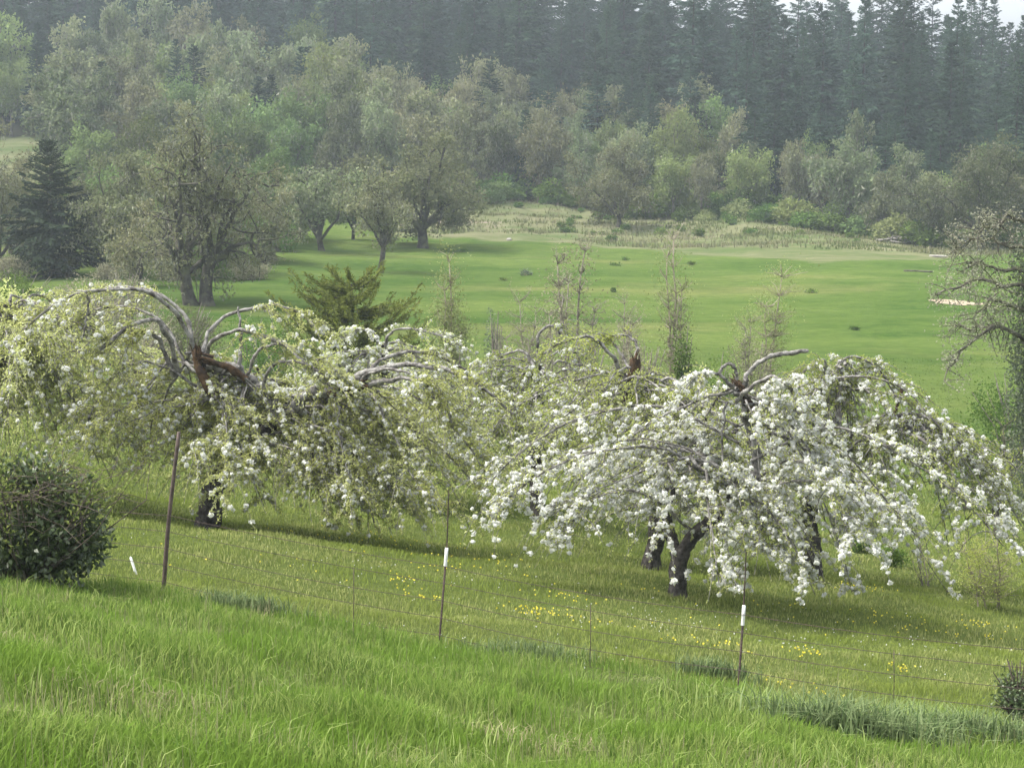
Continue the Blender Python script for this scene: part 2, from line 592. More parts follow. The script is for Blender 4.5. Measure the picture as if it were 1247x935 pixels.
x, y = scatter(r, 210000, 27, 75, .36, 1.9)
u_ = W_PX / 2 + x / y * F_PX
fence_d = np.interp(u_, [0, 197, 533, 897, 1247], [29.6, 28.9, FENCE_D, 27.0, 26.6])
k = y > fence_d + r.normal(0, .3, len(y))
x, y = x[k], y[k]
pt = patchy(x, y, 3.0, 5)
hh = (.05 + .07 * r.uniform(0, 1, len(x))) * (1 + .7 * pt) * np.interp(y, [28, 75], [1, 1.8])
grass('orchard_grass', x, y, hh, .006 + .0003 * y, r, M['grass_short'], 'short mottled green grass under the orchard trees', .8)

x, y = scatter(r, 60000, 62, 125, .34, 1.35)
ed = edge_D(x, y)
u_ = W_PX / 2 + x / y * F_PX
k = (y < ed - np.interp(u_, [400, 480, 700, 900, 1000, 1100, 1180, 1300], [14, 45, 58, 64, 66, 46, 22, 8])) & (patchy(x, y, 9, 51) + patchy(x, y, 30, 52) + r.uniform(-.6, .6, len(x)) > -.05)
x, y = x[k], y[k]
grass('meadow_grass', x, y, r.uniform(.03, .10, len(x)), .0008 * y, r, M['grass_meadow'], 'tufted grass in the hollow between the orchard and the meadow', .8)
x, y = scatter(r, 90000, 225, 310, .34, 1.0)
ed = edge_D(x, y)
u_ = W_PX / 2 + x / y * F_PX
k = (y > ed - np.interp(u_, [400, 480, 700, 900, 1000, 1100, 1180, 1300], [14, 45, 58, 64, 66, 46, 22, 8]) * .9) & (y < ed + 6) & (patchy(x, y, 12, 8) + r.uniform(-.5, .5, len(x)) > -.05)
x, y = x[k], y[k]
grass('bank_grass', x, y, r.uniform(.25, .7, len(x)), .14, r, M['grass_bank'], 'rough straw and green tussocks on the bank before the forest', .7)


def tuft_patch(name, u, v, n, rad, hmin, hmax, w, mat, label, bend, seed, flat=1.0):
    rr = np.random.default_rng(seed)
    p = ground(u, v)
    q = rr.normal(size=(n, 2)) * rad * np.array([1, flat])
    return grass(name, p[0] + q[:, 0], p[1] + q[:, 1], rr.uniform(hmin, hmax, n), w, rr, mat, label, bend)


tuft_patch('grass_tussock', 1045, 905, 1100, .55, .3, .75, .020, M['grass_grey'], 'grey green drooping grass tussock at the lower right in front of the fence', 1.3, 21, .5)
tuft_patch('grass_tussock', 1190, 905, 800, .5, .2, .6, .018, M['grass_grey'], 'smaller grey green grass tussock beside the right edge shrub', 1.2, 22, .5)
tuft_patch('grass_tussock', 300, 745, 500, .35, .15, .45, .02, M['grass_grey'], 'dark matted tussock between the leaning left post and the middle post', 1.0, 23, .5)
tuft_patch('grass_tussock', 785, 845, 500, .38, .12, .32, .018, M['grass_dry'], 'brownish matted tussock below the wires between middle and right post', 1.2, 24, .5)
tuft_patch('grass_tussock', 870, 822, 400, .3, .15, .4, .018, M['grass_grey'], 'green tussock at the foot of the right white tipped post', .9, 25, .5)

tuft_patch('grass_tussock', 945, 880, 700, .4, .2, .5, .016, M['grass_blade'], 'fresh green weedy tussock left of the large drooping tussock', 1.0, 26, .6)
tuft_patch('grass_tussock', 1120, 885, 700, .45, .2, .5, .016, M['grass_blade'], 'fresh green tussock between the two grey green tussocks at the lower right', 1.0, 27, .6)
tuft_patch('grass_tussock', 640, 800, 600, .5, .15, .35, .014, M['grass_grey'], 'low weedy tussock right of the foot of the middle post', 1.0, 28, .6)

# yellow flowers and fallen petals
fb = B()
rr = np.random.default_rng(5)
for (u, v, n, sx, sy) in [(655, 750, 130, .32, .25), (487, 714, 60, .22, .3), (512, 733, 40, .25, .2), (470, 660, 90, 1.0, .8), (545, 690, 70, .8, .6), (1040, 718, 110, .55, .5),
                          (1150, 768, 150, 1.2, .6), (982, 800, 60, .2, .2), (855, 787, 60, .4, .25), (975, 843, 50, .4, .2), (1095, 820, 40, .15, .15), (620, 686, 40, .6, .5),
                          (680, 730, 50, .35, .25), (1190, 765, 60, .3, .3), (400, 660, 40, 1.2, .6), (720, 762, 30, .3, .2), (1020, 760, 60, 1.6, 1.6), (700, 720, 60, 2.5, 2.2), (300, 690, 30, 1.5, .7)]:
    p = ground(u, v)
    q = rr.normal(size=(n, 2)) * np.array([sx, sy])
    xs, ys = p[0] + q[:, 0], p[1] + q[:, 1]
    P = np.stack([xs, ys, height(xs, ys) + rr.uniform(.06, .16, n)], -1)
    blossoms(fb, P[::3], .012, rr, 5, .016)
tag(obj('buttercup_flower', fb.mesh('buttercups', M['buttercup'])), 'small yellow flowers scattered in patches over the orchard grass', 'flowers', kind='stuff')
fb = B()
for (u, v, n, sx, sy) in [(840, 770, 120, 2.6, 1.6), (400, 690, 60, 2.6, 1.6), (1060, 780, 80, 2.4, 1.8), (620, 790, 40, 2, 1.4)]:
    p = ground(u, v)
    q = rr.normal(size=(n, 2)) * np.array([sx, sy])
    xs, ys = p[0] + q[:, 0], p[1] + q[:, 1]
    P = np.stack([xs, ys, height(xs, ys) + rr.uniform(.03, .1, n)], -1)
    blossoms(fb, P, .01, rr, 2, .014)
tag(obj('fallen_petals', fb.mesh('petals', M['petal'])), 'white petals fallen onto the orchard grass', 'petals', kind='stuff')


# ------------------------------------------------------------------ pear trees
def pear(label, base, limbs, sources, n_auto, reach, end_h, seed, shoots=14, bloom=3.0, leaf=9, leafmat='pear_leaf', az=None, stubs=(), rise=(.35, 1.0), bloom_low=0.0, head=1.0, front=0.0):
    """limbs: (points, r0, r1, kind) with points (u, v, depth offset); kind 'trunk' | 'limb' | 'arch'"""
    rg = np.random.default_rng(seed)
    t = thing('pear_tree', label, 'pear tree', base, 'old weeping pear trees in the orchard')
    bt, bl, bs = B(), B(), B()
    arches, radii = [], []
    D0 = base[1]
    for pts, r0, r1, kind in limbs:
        P = polyline([px(u, v, D0 + d) for u, v, d in pts], 16)
        if kind == 'trunk':
            P[0] = P[0] + np.array([0, 0, -.15])
        P = P + rg.normal(size=P.shape) * np.linspace(r0, r1, 16)[:, None] * (.10 if kind == 'trunk' else .42)
        R = np.linspace(r0, r1, 16) * rg.uniform(.85, 1.2, 16)
        if kind == 'trunk':
            R[:3] *= np.array([1.5, 1.2, 1.05])
        tubes(bt if kind == 'trunk' else bl, polyline(P, 30), np.interp(np.linspace(0, 15, 30), np.arange(16), R), 11 if kind == 'trunk' else 7, .13)
        if kind in ('arch', 'bough'):
            arches.append(polyline(P[::3], 12))
            radii.append(.45 if kind == 'arch' else .12)
        if kind == 'bough':
            arches.append(arches[-1])
            radii.append(.35)
    src = [px(u, v, D0 + d) for u, v, d in sources]
    for i in range(n_auto):
        s = src[i % len(src)] + rg.normal(size=3) * np.array([.22, .22, .14])
        a = rg.uniform(0, 6.283) if az is None else az[rg.integers(len(az))] + rg.uniform(-.5, .5)
        L = rg.uniform(*reach)
        if front:
            if math.sin(a) < -.5 and rg.uniform() < .5:
                a = -a
            L *= 1 - .4 * max(0.0, -math.sin(a))
        e = s + np.array([math.cos(a) * L, math.sin(a) * L, 0])
        e[2] = float(height(e[0], e[1])) + rg.uniform(*end_h)
        e[2] = min(e[2], s[2] + .25)
        m_ = (s * .55 + e * .45)
        m_[2] = max(s[2], e[2]) + rg.uniform(*rise) * (.4 + .25 * L)
        facing = max(0.0, -math.sin(a))
        m_[2] -= front * facing
        e[2] = max(e[2] - .6 * front * facing, float(height(e[0], e[1])) + end_h[0])
        P = bez(s, m_, e, 12) + np.cumsum(rg.normal(size=(12, 3)), 0) * .042
        P[0] = s
        R = np.linspace(1, .25, 12) * rg.uniform(.022, .045)
        tubes(bl, P, R, 5)
        arches.append(P)
        radii.append(.12 + .3 * front * facing)
    stub_meshes = []
    for pts, r0, r1 in stubs:
        bs = B()
        stub_meshes.append(bs)
        P = polyline([px(u, v, D0 + d) for u, v, d in pts], 8)
        P = P + rg.normal(size=P.shape) * r0 * .12
        R = np.linspace(r0, r1, 8) * rg.uniform(.8, 1.25, 8)
        tubes(bs, P, R, 9)
        # splintered end
        n = 16
        d = norm(P[-1] - P[-3])
        e = P[-1] + rg.normal(size=(n, 3)) * r1 * .45
        tip = e + (d + rg.normal(size=(n, 3)) * .25) * rg.uniform(.06, .22, (n, 1))
        tubes(bs, np.stack([P[-2] + (e - P[-1]), e, tip], 1), np.tile(np.array([.04, .03, .004]), (n, 1)), 4)
    A = np.array(arches)
    na = len(A)
    ns = na * shoots
    ai = np.repeat(np.arange(na), shoots)
    t_lo = np.array(radii)[ai]
    tt = (t_lo + (1 - t_lo) * rg.uniform(0, 1.0, ns)) * 10.99
    i0 = tt.astype(int)
    fr = (tt - i0)[:, None]
    p0 = A[ai, i0] * (1 - fr) + A[ai, i0 + 1] * fr
    tg = norm(A[ai, i0 + 1] - A[ai, i0])
    d = tg + rg.normal(size=(ns, 3)) * .75
    d[:, 2] = np.abs(d[:, 2]) * .35 + rg.uniform(-.15, .35, ns)
    d = norm(d)
    L = rg.uniform(.35, 1.35, ns)
    g = rg.uniform(.5, 1.25, ns)
    gz = height(p0[:, 0], p0[:, 1]) + .35
    L = np.minimum(L, np.maximum(.15, (p0[:, 2] - gz) * .9))
    s = np.linspace(0, 1, 6)
    SH = p0[:, None] + d[:, None] * L[:, None, None] * s[None, :, None]
    SH[:, :, 2] -= (L * g)[:, None] * s[None] ** 2
    SH += rg.normal(size=SH.shape) * .018 * s[None, :, None]
    tubes(bl, SH, np.tile(np.linspace(.011, .004, 6), (ns, 1)) * rg.uniform(.8, 1.4, (ns, 1)), 3)
    # flower heads and leaves along the shoots
    zmin, zmax = A[:, :, 2].min(), A[:, :, 2].max()

    def along(count, lo=.2):
        idx = np.repeat(np.arange(ns), rg.poisson(count))
        q = rg.uniform(lo, 1, len(idx)) * 4.99
        j = q.astype(int)
        f = (q - j)[:, None]
        P = SH[idx, j] * (1 - f) + SH[idx, j + 1] * f
        return idx, P, norm(SH[idx, j + 1] - SH[idx, j])

    cnt = bloom * np.clip(rg.gamma(1.1, .9, ns), 0, 3.2)
    if bloom_low:
        cnt = cnt * np.clip(1.2 - bloom_low * (p0[:, 2] - zmin) / (zmax - zmin), .05, 2)
    idx, P, T = along(cnt)
    blossoms_b = B()
    P = P + rg.normal(size=P.shape) * .03
    blossoms(blossoms_b, P, head * np.clip(rg.gamma(5, .0115, len(P)), .022, .10), rg, 13, .042 * (.5 + .5 * head))
    lb = B()
    idx, Q, T = along(leaf, .05)
    cards(lb, Q + rg.normal(size=Q.shape) * .02, T * .6 + rg.normal(size=Q.shape) * .6 + np.array([0, 0, .05]), rg.uniform(.05, .10, len(Q)), rg.uniform(.028, .045, len(Q)), rg)
    nq = len(P)
    rp = np.repeat(P, 2, 0)
    cards(lb, rp + rg.normal(size=rp.shape) * .03, rg.normal(size=rp.shape) + np.array([0, 0, -.2]), rg.uniform(.05, .09, len(rp)), rg.uniform(.025, .04, len(rp)), rg)
    if bt.n:
        obj('trunk', bt.mesh('pear_trunk', M['pear_trunk'], base, True), t)
    obj('branches', bl.mesh('pear_branches', M['pear_bark'], base, True), t)
    obj('leaves', lb.mesh('pear_leaves', M[leafmat], base), t)
    obj('blossom', blossoms_b.mesh('pear_blossom', M['petal'], base), t)
    for bs in stub_meshes:
        o = obj('broken_stub', bs.mesh('pear_stub', M['pear_stub'], base, True), t)
        o['label'] = 'broken limb end of bare orange brown wood'
    return t


bA = ground(250, 645)
pear('old pear tree with long grey arching limbs, trunk leaning right', bA, [
    ([(250, 648, 0), (257, 615, 0), (270, 578, .1), (308, 540, .1), (345, 500, 0)], .25, .16, 'trunk'),
    ([(335, 512, 0), (375, 484, -.2), (410, 474, -.4), (440, 462, -.5)], .17, .12, 'limb'),
    ([(338, 508, 0), (318, 474, .2), (288, 450, .3), (245, 445, .2)], .15, .11, 'limb'),
    ([(425, 470, -.4), (445, 455, -.6), (490, 445, -.9), (540, 449, -1.2), (580, 466, -1.4), (625, 505, -1.5)], .085, .03, 'arch'),
    ([(432, 474, -.4), (475, 462, -.9), (510, 464, -1.3), (540, 486, -1.6), (552, 522, -1.7)], .07, .025, 'arch'),
    ([(240, 450, .1), (228, 405, -.2), (202, 370, -.5), (160, 352, -.9), (105, 356, -1.2), (62, 374, -1.3), (30, 402, -1.4)], .062, .025, 'arch'),
    ([(236, 432, .1), (226, 388, .3), (200, 362, .5), (165, 350, .7), (120, 352, .9), (75, 372, 1.0)], .05, .025, 'arch'),
    ([(215, 455, 0), (207, 412, -.5), (184, 390, -.8), (150, 402, -1.1), (122, 425, -1.2), (112, 452, -1.2)], .06, .045, 'arch'),
    ([(213, 460, 0), (195, 415, -.2), (172, 402, -.5), (150, 402, -.8)], .06, .04, 'arch'),
    ([(248, 440, .2), (262, 412, -.2), (292, 404, -.6), (330, 413, -.9), (366, 436, -1.1), (397, 468, -1.1)], .055, .035, 'arch'),
    ([(245, 432, .2), (262, 395, .6), (295, 378, .9), (335, 372, 1.1), (368, 384, 1.2), (388, 408, 1.2)], .05, .025, 'arch'),
    ([(320, 530, .1), (390, 520, -.5), (450, 560, -1), (492, 625, -1.3)], .034, .012, 'bough'),
    ([(345, 495, 0), (450, 500, .6), (530, 540, 1), (588, 600, 1.2)], .034, .012, 'bough'),
    ([(240, 470, .1), (175, 440, -.5), (125, 475, -.9), (98, 545, -1)], .034, .012, 'bough'),
    ([(300, 545, .1), (350, 545, -.8), (385, 590, -1.2), (400, 640, -1.3)], .034, .012, 'bough'),
    ([(440, 465, -.4), (500, 480, -1.2), (560, 530, -1.7), (600, 590, -1.9)], .034, .012, 'bough'),
    ([(330, 500, -.1), (322, 462, -.5), (345, 440, -.9), (380, 446, -1.2), (405, 475, -1.3)], .05, .02, 'arch'),
    ([(440, 462, -.5), (470, 436, -.2), (515, 430, .2), (560, 446, .5), (590, 480, .6)], .055, .02, 'arch'),
    ([(436, 466, -.5), (455, 452, -1.0), (490, 452, -1.5), (520, 470, -1.8), (535, 505, -1.9)], .045, .02, 'arch'),
    ([(225, 445, .2), (205, 400, .8), (165, 376, 1.2), (120, 376, 1.5), (85, 400, 1.6)], .045, .02, 'arch'),
    ([(300, 460, .1), (318, 425, -.2), (350, 420, -.5), (385, 440, -.8), (410, 470, -.9)], .045, .02, 'arch'),
    ([(292, 448, .2), (293, 405, .3), (290, 374, .4)], .05, .02, 'limb'),
    ([(108, 356, -1.2), (106, 384, -1.2), (101, 410, -1.2)], .03, .02, 'limb'),
], [(262, 462, .2), (300, 465, .2), (345, 490, .5), (430, 472, 0), (285, 455, .4), (335, 505, .4), (390, 482, .3), (215, 440, .2)], 94, (1.2, 4.9), (.7, 2.5), 101, 22, 1.9, 30, head=.8, rise=(-.5, .2), front=.9,
    stubs=[([(262, 480, -.15), (246, 455, -.15), (238, 428, -.1)], .13, .11), ([(300, 462, 0), (275, 446, -.05), (248, 438, -.15)], .09, .08), ([(400, 480, -.5), (425, 472, -.62), (440, 470, -.7)], .10, .08)])

bB = at(470, 56)
pear('low pear tree with a dark knot on top, behind the long arching limbs', bB, [
    ([(470, 640, 0), (468, 560, 0), (466, 480, 0), (465, 420, 0)], .2, .13, 'trunk'),
    ([(466, 430, 0), (455, 405, -.3), (435, 402, -.6), (415, 412, -.8)], .05, .02, 'arch'),
    ([(466, 430, 0), (480, 402, -.3), (520, 404, -.6), (560, 420, -.8)], .05, .02, 'arch'),
], [(465, 432, 0), (470, 460, 0)], 46, (1.2, 4.4), (1.0, 3.2), 102, 22, 2.4, 24, rise=(.2, .5), head=.8)

bC = at(-38, 45)
pear('yellow green pear tree at the left edge behind the dark shrub', bC, [
    ([(-38, 640, 0), (-30, 540, 0), (-12, 470, 0), (2, 390, 0)], .2, .08, 'trunk'),
], [(10, 395, 0), (14, 430, 0), (10, 380, 0), (12, 460, 0)], 76, (.8, 4.6), (.7, 3.9), 103, 23, 1.1, 36, rise=(.2, .6), head=.8)

bG = at(652, 54)
pear('green leafy pear tree with little blossom between the two groups of old pears', bG, [
    ([(655, 640, 0), (652, 560, 0), (650, 490, 0), (655, 445, 0)], .2, .11, 'trunk'),
    ([(655, 450, 0), (656, 412, 0), (668, 396, -.1), (680, 404, -.2), (684, 425, -.2)], .05, .03, 'arch'),
    ([(655, 460, 0), (640, 430, .2), (615, 432, .4), (590, 455, .6)], .05, .02, 'arch'),
], [(655, 450, 0), (652, 480, 0), (650, 520, 0)], 56, (1.0, 4.0), (1.0, 3.6), 107, 17, 1.0, 20, 'pear_leaf_green', rise=(.15, .5), head=.8)

bD2 = ground(795, 692)
pear('greener double stubbed pear tree standing just left behind the whitest pear', bD2, [
    ([(792, 694, 0), (800, 640, 0), (808, 595, 0), (822, 550, 0), (829, 515, 0), (832, 478, 0)], .20, .10, 'trunk'),
    ([(815, 580, 0), (795, 530, .1), (775, 495, .1), (766, 470, 0)], .15, .11, 'limb'),
    ([(829, 520, 0), (812, 508, .3), (800, 500, .5)], .06, .03, 'limb'),
    ([(830, 500, 0), (850, 520, -.3), (858, 545, -.5)], .06, .03, 'limb'),
    ([(766, 470, 0), (750, 440, -.2), (724, 412, -.4), (690, 414, -.7), (660, 432, -.9)], .065, .02, 'arch'),
    ([(770, 455, 0), (752, 425, .4), (735, 412, .8), (705, 420, 1.2)], .04, .02, 'arch'),
    ([(772, 450, 0), (775, 420, .2), (760, 408, .4), (735, 412, .5)], .04, .02, 'arch'),
    ([(790, 470, 0), (815, 462, -.3), (840, 475, -.5), (850, 495, -.6)], .045, .02, 'arch'),
], [(767, 470, 0), (780, 500, 0), (830, 490, 0), (766, 460, 0)], 58, (1.2, 4.7), (.8, 3.1), 104, 17, 1.3, 29, 'pear_leaf_green', rise=(.15, .55), bloom_low=1.2,
    stubs=[([(764, 492, -.05), (768, 470, -.1), (774, 438, -.15)], .13, .12)])

bD1 = ground(826, 728)
pear('white pear tree heaviest in blossom, forked trunk nearest the right white tipped post', bD1, [
    ([(825, 730, 0), (827, 695, 0), (834, 668, 0), (858, 640, .1), (884, 616, .2), (905, 590, .3)], .155, .11, 'trunk'),
    ([(826, 695, 0), (821, 665, .2), (812, 630, .4), (818, 590, .5)], .13, .08, 'trunk'),
    ([(905, 608, .3), (918, 565, .4), (912, 515, .3), (898, 472, .1)], .13, .07, 'limb'),
    ([(898, 480, .1), (882, 460, 0), (862, 454, -.2), (845, 462, -.4)], .05, .025, 'arch'),
    ([(898, 472, .1), (895, 450, .1), (884, 443, .1), (876, 455, 0)], .045, .03, 'limb'),
    ([(902, 475, .1), (918, 447, .1), (948, 431, .1), (985, 428, .1)], .055, .045, 'limb'),
    ([(880, 590, .1), (800, 545, -.3), (705, 556, -.7), (640, 590, -1), (612, 630, -1.1)], .034, .012, 'bough'),
    ([(850, 650, 0), (780, 600, -.6), (715, 612, -1.0), (682, 668, -1.3)], .034, .012, 'bough'),
    ([(900, 540, .3), (810, 496, .5), (720, 505, .6), (640, 545, .6), (586, 600, .5)], .034, .012, 'bough'),
    ([(915, 560, .3), (1010, 520, -.3), (1100, 556, -.7), (1175, 610, -.9), (1222, 665, -1)], .034, .012, 'bough'),
    ([(905, 605, .3), (980, 585, -.5), (1060, 606, -1), (1120, 655, -1.3)], .034, .012, 'bough'),
    ([(908, 590, .3), (965, 560, -.9), (1010, 590, -1.6), (1035, 660, -1.9)], .034, .012, 'bough'),
    ([(895, 490, .1), (918, 468, -.2), (944, 460, -.4), (964, 476, -.5), (975, 505, -.6)], .055, .025, 'arch'),
], [(898, 480, .1), (912, 520, .3), (905, 600, .3), (860, 560, 0), (830, 560, 0)], 38, (1.2, 5.2), (.55, 2.6), 105, 21, 4.7, 16, rise=(-.1, .5), bloom_low=.35, front=.45, head=.86,
    stubs=[([(915, 500, .2), (905, 478, .1), (900, 468, .1)], .09, .08)])

bE = at(992, 46)
pear('spreading pear tree at the right end of the row, green topped with dead stub', bE, [
    ([(990, 720, 0), (988, 660, 0), (986, 605, 0), (1000, 560, 0), (1040, 530, 0)], .22, .13, 'trunk'),
    ([(1000, 560, 0), (1070, 525, -.1), (1092, 508, -.1)], .12, .08, 'limb'),
    ([(1010, 560, 0), (1020, 500, .3), (1025, 460, .4)], .09, .05, 'limb'),
    ([(1012, 550, .2), (1010, 480, .4), (1030, 436, .5), (1068, 448, .6), (1095, 492, .7)], .05, .015, 'bough'),
    ([(1012, 550, .2), (1000, 480, .2), (1005, 440, 0), (985, 446, -.3), (960, 480, -.5)], .05, .015, 'bough'),
    ([(1015, 540, .2), (1035, 470, .8), (1058, 450, 1.3), (1090, 470, 1.6), (1120, 510, 1.8)], .05, .015, 'bough'),
    ([(1060, 530, 0), (1110, 505, -.4), (1160, 530, -.8), (1200, 590, -1)], .06, .02, 'arch'),
    ([(1060, 530, 0), (1110, 530, -1), (1150, 560, -1.5), (1180, 620, -1.8)], .06, .02, 'arch'),
], [(1022, 455, .4), (1030, 470, .6), (1060, 530, 0), (1090, 515, 0), (1000, 550, 0), (1120, 520, -.4)], 66, (1.0, 4.5), (.7, 3.2), 106, 17, 2.6, 27, 'pear_leaf_green', rise=(.1, .5), bloom_low=.75,
    stubs=[([(1072, 520, -.1), (1088, 506, -.1), (1096, 482, -.1)], .07, .03)])


# ------------------------------------------------------------------ oaks and other broad trees
def oak_meshes(name, seed, H, R, leaf_n, leaf_s, mats, gnarl=.5, trunk_h=.22, r0=.035, lobes=7, twist=.12, lichen=0, split=1, low=-.25, ragged=.25, cluster=.5):
    rg = np.random.default_rng(seed)
    b = B()
    R0 = r0 * H
    ends, fine = [], []
    cz = H * .60
    rz = H * .40
    for st in range(split):
        off = np.array([(st - (split - 1) / 2) * R0 * 2.2, rg.normal() * R0, 0])
        th = H * trunk_h * rg.uniform(.9, 1.2)
        top = off * 1.6 + np.array([rg.normal() * .03 * H, rg.normal() * .03 * H, th])
        P = bez(off + [0, 0, -.4], (off + top) / 2 + rg.normal(size=3) * .02 * H * np.array([1, 1, 0]), top, 7)
        tubes(b, P, R0 * np.array([1.5, 1.15, 1, .95, .9, .88, .85]), 8)
        nl = lobes if split == 1 else max(4, lobes - 2)
        for i in range(nl):
            a = 6.283 * (i + rg.uniform(-.3, .3)) / nl + st
            el = rg.uniform(low, 1.25) if i else 1.45
            dv = np.array([math.cos(a) * math.cos(el), math.sin(a) * math.cos(el), math.sin(el)])
            tgt = np.array([0, 0, cz]) + off + dv * np.array([R, R, rz]) * rg.uniform(1 - ragged * 1.6, 1 - ragged * .4)
            s = P[-1 - int(rg.integers(0, 2))]
            mid = s * .45 + tgt * .55 + np.array([0, 0, .10 * H * rg.uniform(-.3, 1)])
            L = bez(s, mid, tgt, 10)
            L[1:] += np.cumsum(rg.normal(size=(9, 3)), 0) * gnarl * .022 * H / 2
            tubes(b, L, np.linspace(.55, .12, 10) * R0, 6)
            for j in range(7):
                q = L[int(rg.integers(3, 10))]
                dq = norm(rg.normal(size=3) + dv * .8 + np.array([0, 0, .25]))
                ln = H * rg.uniform(.12, .26)
                e = q + dq * ln
                m2 = (q + e) / 2 + rg.normal(size=3) * gnarl * .05 * H
                T = bez(q, m2, e, 6)
                T[1:] += np.cumsum(rg.normal(size=(5, 3)), 0) * gnarl * .012 * H
                tubes(b, T, np.linspace(.20, .05, 6) * R0, 4)
                for k in range(5):
                    q2 = T[int(rg.integers(2, 6))]
                    d2 = norm(rg.normal(size=3) + dq * .5)
                    e2 = q2 + d2 * H * rg.uniform(.04, .12)
                    fine.append(np.stack([q2, (q2 + e2) / 2 + rg.normal(size=3) * twist * .08 * H, e2]))
                    ends.append(e2)
                    ends.append((q2 + e2) / 2)
    F = np.array(fine)
    tubes(b, F, np.tile(np.array([.07, .05, .025]) * R0, (len(F), 1)), 3)
    E = np.array(ends)
    per = rg.gamma(.9, 1, len(E))
    idx = rg.choice(len(E), leaf_n, p=per / per.sum())
    P = E[idx] + rg.normal(size=(leaf_n, 3)) * cluster * H / 12 * np.array([1, 1, .8])
    lb = B()
    cards(lb, P, rg.normal(size=P.shape) + np.array([0, 0, -.15]), leaf_s * rg.uniform(.6, 1.4, leaf_n), leaf_s * rg.uniform(.4, .8, leaf_n), rg)
    if lichen:
        li = rg.choice(len(E), lichen)
        P = E[li] + rg.normal(size=(lichen, 3)) * .3 * H / 12
        cards(lb, P, rg.normal(size=P.shape) * .4 + np.array([0, 0, -1.]), leaf_s * rg.uniform(.8, 2.0, lichen), leaf_s * .5, rg)
    cm = lb.mesh(name + '_crown', mats[1])
    cm.materials.append(M['oak_lichen'])
    cm.polygons.foreach_set('material_index', (np.arange(len(cm.polygons)) >= leaf_n).astype(np.int32))
    return {'trunk': b.mesh(name + '_trunk', mats[0], smooth=True), 'crown': cm}


def plant(kind, meshes, label, cat, loc, group=None, rz=0, scale=1):
    t = thing(kind, label, cat, loc, group, rz, scale)
    for n, me in meshes.items():
        obj(n, me, t)
    return t


# ------------------------------------------------------------------ conifers
def conifer_meshes(name, seed, H, R, mats, levels=34, per=6, bare=.08, card=.7, droop=.35, shape=.85, ncard=9, gaps=.15):
    rg = np.random.default_rng(seed)
    b = B()
    P = np.array([[0, 0, -.5], [0, 0, H * .3], [rg.normal() * .1, 0, H * .6], [0, 0, H]])
    P = polyline(P, 8)
    tubes(b, P, np.linspace(1, .06, 8) * H * .014, 6)
    zs = np.repeat(np.linspace(bare, .985, levels), per) + rg.normal(size=levels * per) * .018
    zs = np.clip(zs, bare * .8, .99)
    nb = len(zs)
    keep = rg.uniform(size=nb) > gaps
    zs = zs[keep]
    nb = len(zs)
    az = np.arange(nb) * 2.39996 + rg.normal(size=nb) * .4
    L = R * (1 - zs) ** shape * rg.uniform(.55, 1.12, nb) + .12
    lo = np.clip((zs - bare) / .18, .45, 1)
    L *= lo
    out = np.stack([np.cos(az), np.sin(az), np.zeros(nb)], -1)
    rise = np.interp(zs, [0, .5, .85, 1], [-.25, 0, .3, .9]) + rg.normal(size=nb) * .08
    s = np.linspace(0, 1, 5)
    BP = np.zeros((nb, 5, 3))
    BP += np.array([0, 0, 1])[None, None] * (zs * H)[:, None, None]
    BP += out[:, None] * (L[:, None] * s)[:, :, None]
    BP[:, :, 2] += L[:, None] * (rise[:, None] * s - droop * s ** 2 * (1 - zs[:, None]) + .12 * s ** 4)
    tubes(b, BP, np.linspace(1, .2, 5)[None] * (.012 + .004 * L)[:, None], 3)
    lb = B()
    n = nb * ncard
    bi = np.repeat(np.arange(nb), ncard)
    q = rg.uniform(.03, 1, n) ** .85 * 3.99
    j = q.astype(int)
    f = (q - j)[:, None]
    P = BP[bi, j] * (1 - f) + BP[bi, j + 1] * f
    tg = norm(BP[bi, j + 1] - BP[bi, j])
    sd = np.cross(tg, np.array([0, 0, 1.])) * rg.choice([-1, 1], n)[:, None]
    d = tg * rg.uniform(.3, 1, (n, 1)) + sd * rg.uniform(.2, 1, (n, 1)) + np.array([0, 0, -.30]) + rg.normal(size=(n, 3)) * .15
    P = P + rg.normal(size=P.shape) * .05 * card
    wid = np.clip(L[bi] / R * 1.3, .3, 1)
    cards(lb, P, d, card * wid * rg.uniform(.6, 1.3, n), card * .36 * wid * rg.uniform(.7, 1.3, n), rg, .05)
    return {'trunk': b.mesh(name + '_trunk', mats[0], smooth=True), 'crown': lb.mesh(name + '_crown', mats[1])}


# ------------------------------------------------------------------ forest on the hillside
OB, FB = M['oak_bark'], M['forest_bark']
oaks = [oak_meshes('forest_oak', 200 + i, 13, w, n, .55, (FB, M[lm]), gnarl=.6, trunk_h=th, lobes=lb_, lichen=int(li * .6), cluster=cl, r0=.026)
        for i, (w, n, lm, th, lb_, li, cl) in enumerate([
            (4.6, 7000, 'oak_leaf', .25, 9, 900, .42), (5.2, 6000, 'oak_leaf', .2, 8, 1200, .5), (4.2, 7000, 'oak_leaf_green', .22, 8, 300, .6), (4.8, 7500, 'oak_leaf_green', .2, 9, 200, .55),
            (4.5, 3600, 'oak_leaf_tan', .25, 8, 1500, .5), (3.8, 5200, 'oak_leaf', .28, 7, 800, .5), (5.0, 4200, 'oak_leaf_tan', .2, 8, 900, .55), (4.0, 6500, 'oak_leaf_green', .15, 8, 0, .6)])]
firs = [conifer_meshes('forest_fir', 300 + i, 30, w * 1.28, (M['fir_bark'], M['conifer_leaf']), 38, 7, .06, 1.6, dr, .74, 26, gp)
        for i, (w, dr, gp) in enumerate([(4.6, .35, .1), (5.2, .45, .15), (4.0, .3, .1), (5.6, .5, .2), (4.4, .25, .15)])]
fr_ = np.random.default_rng(78)
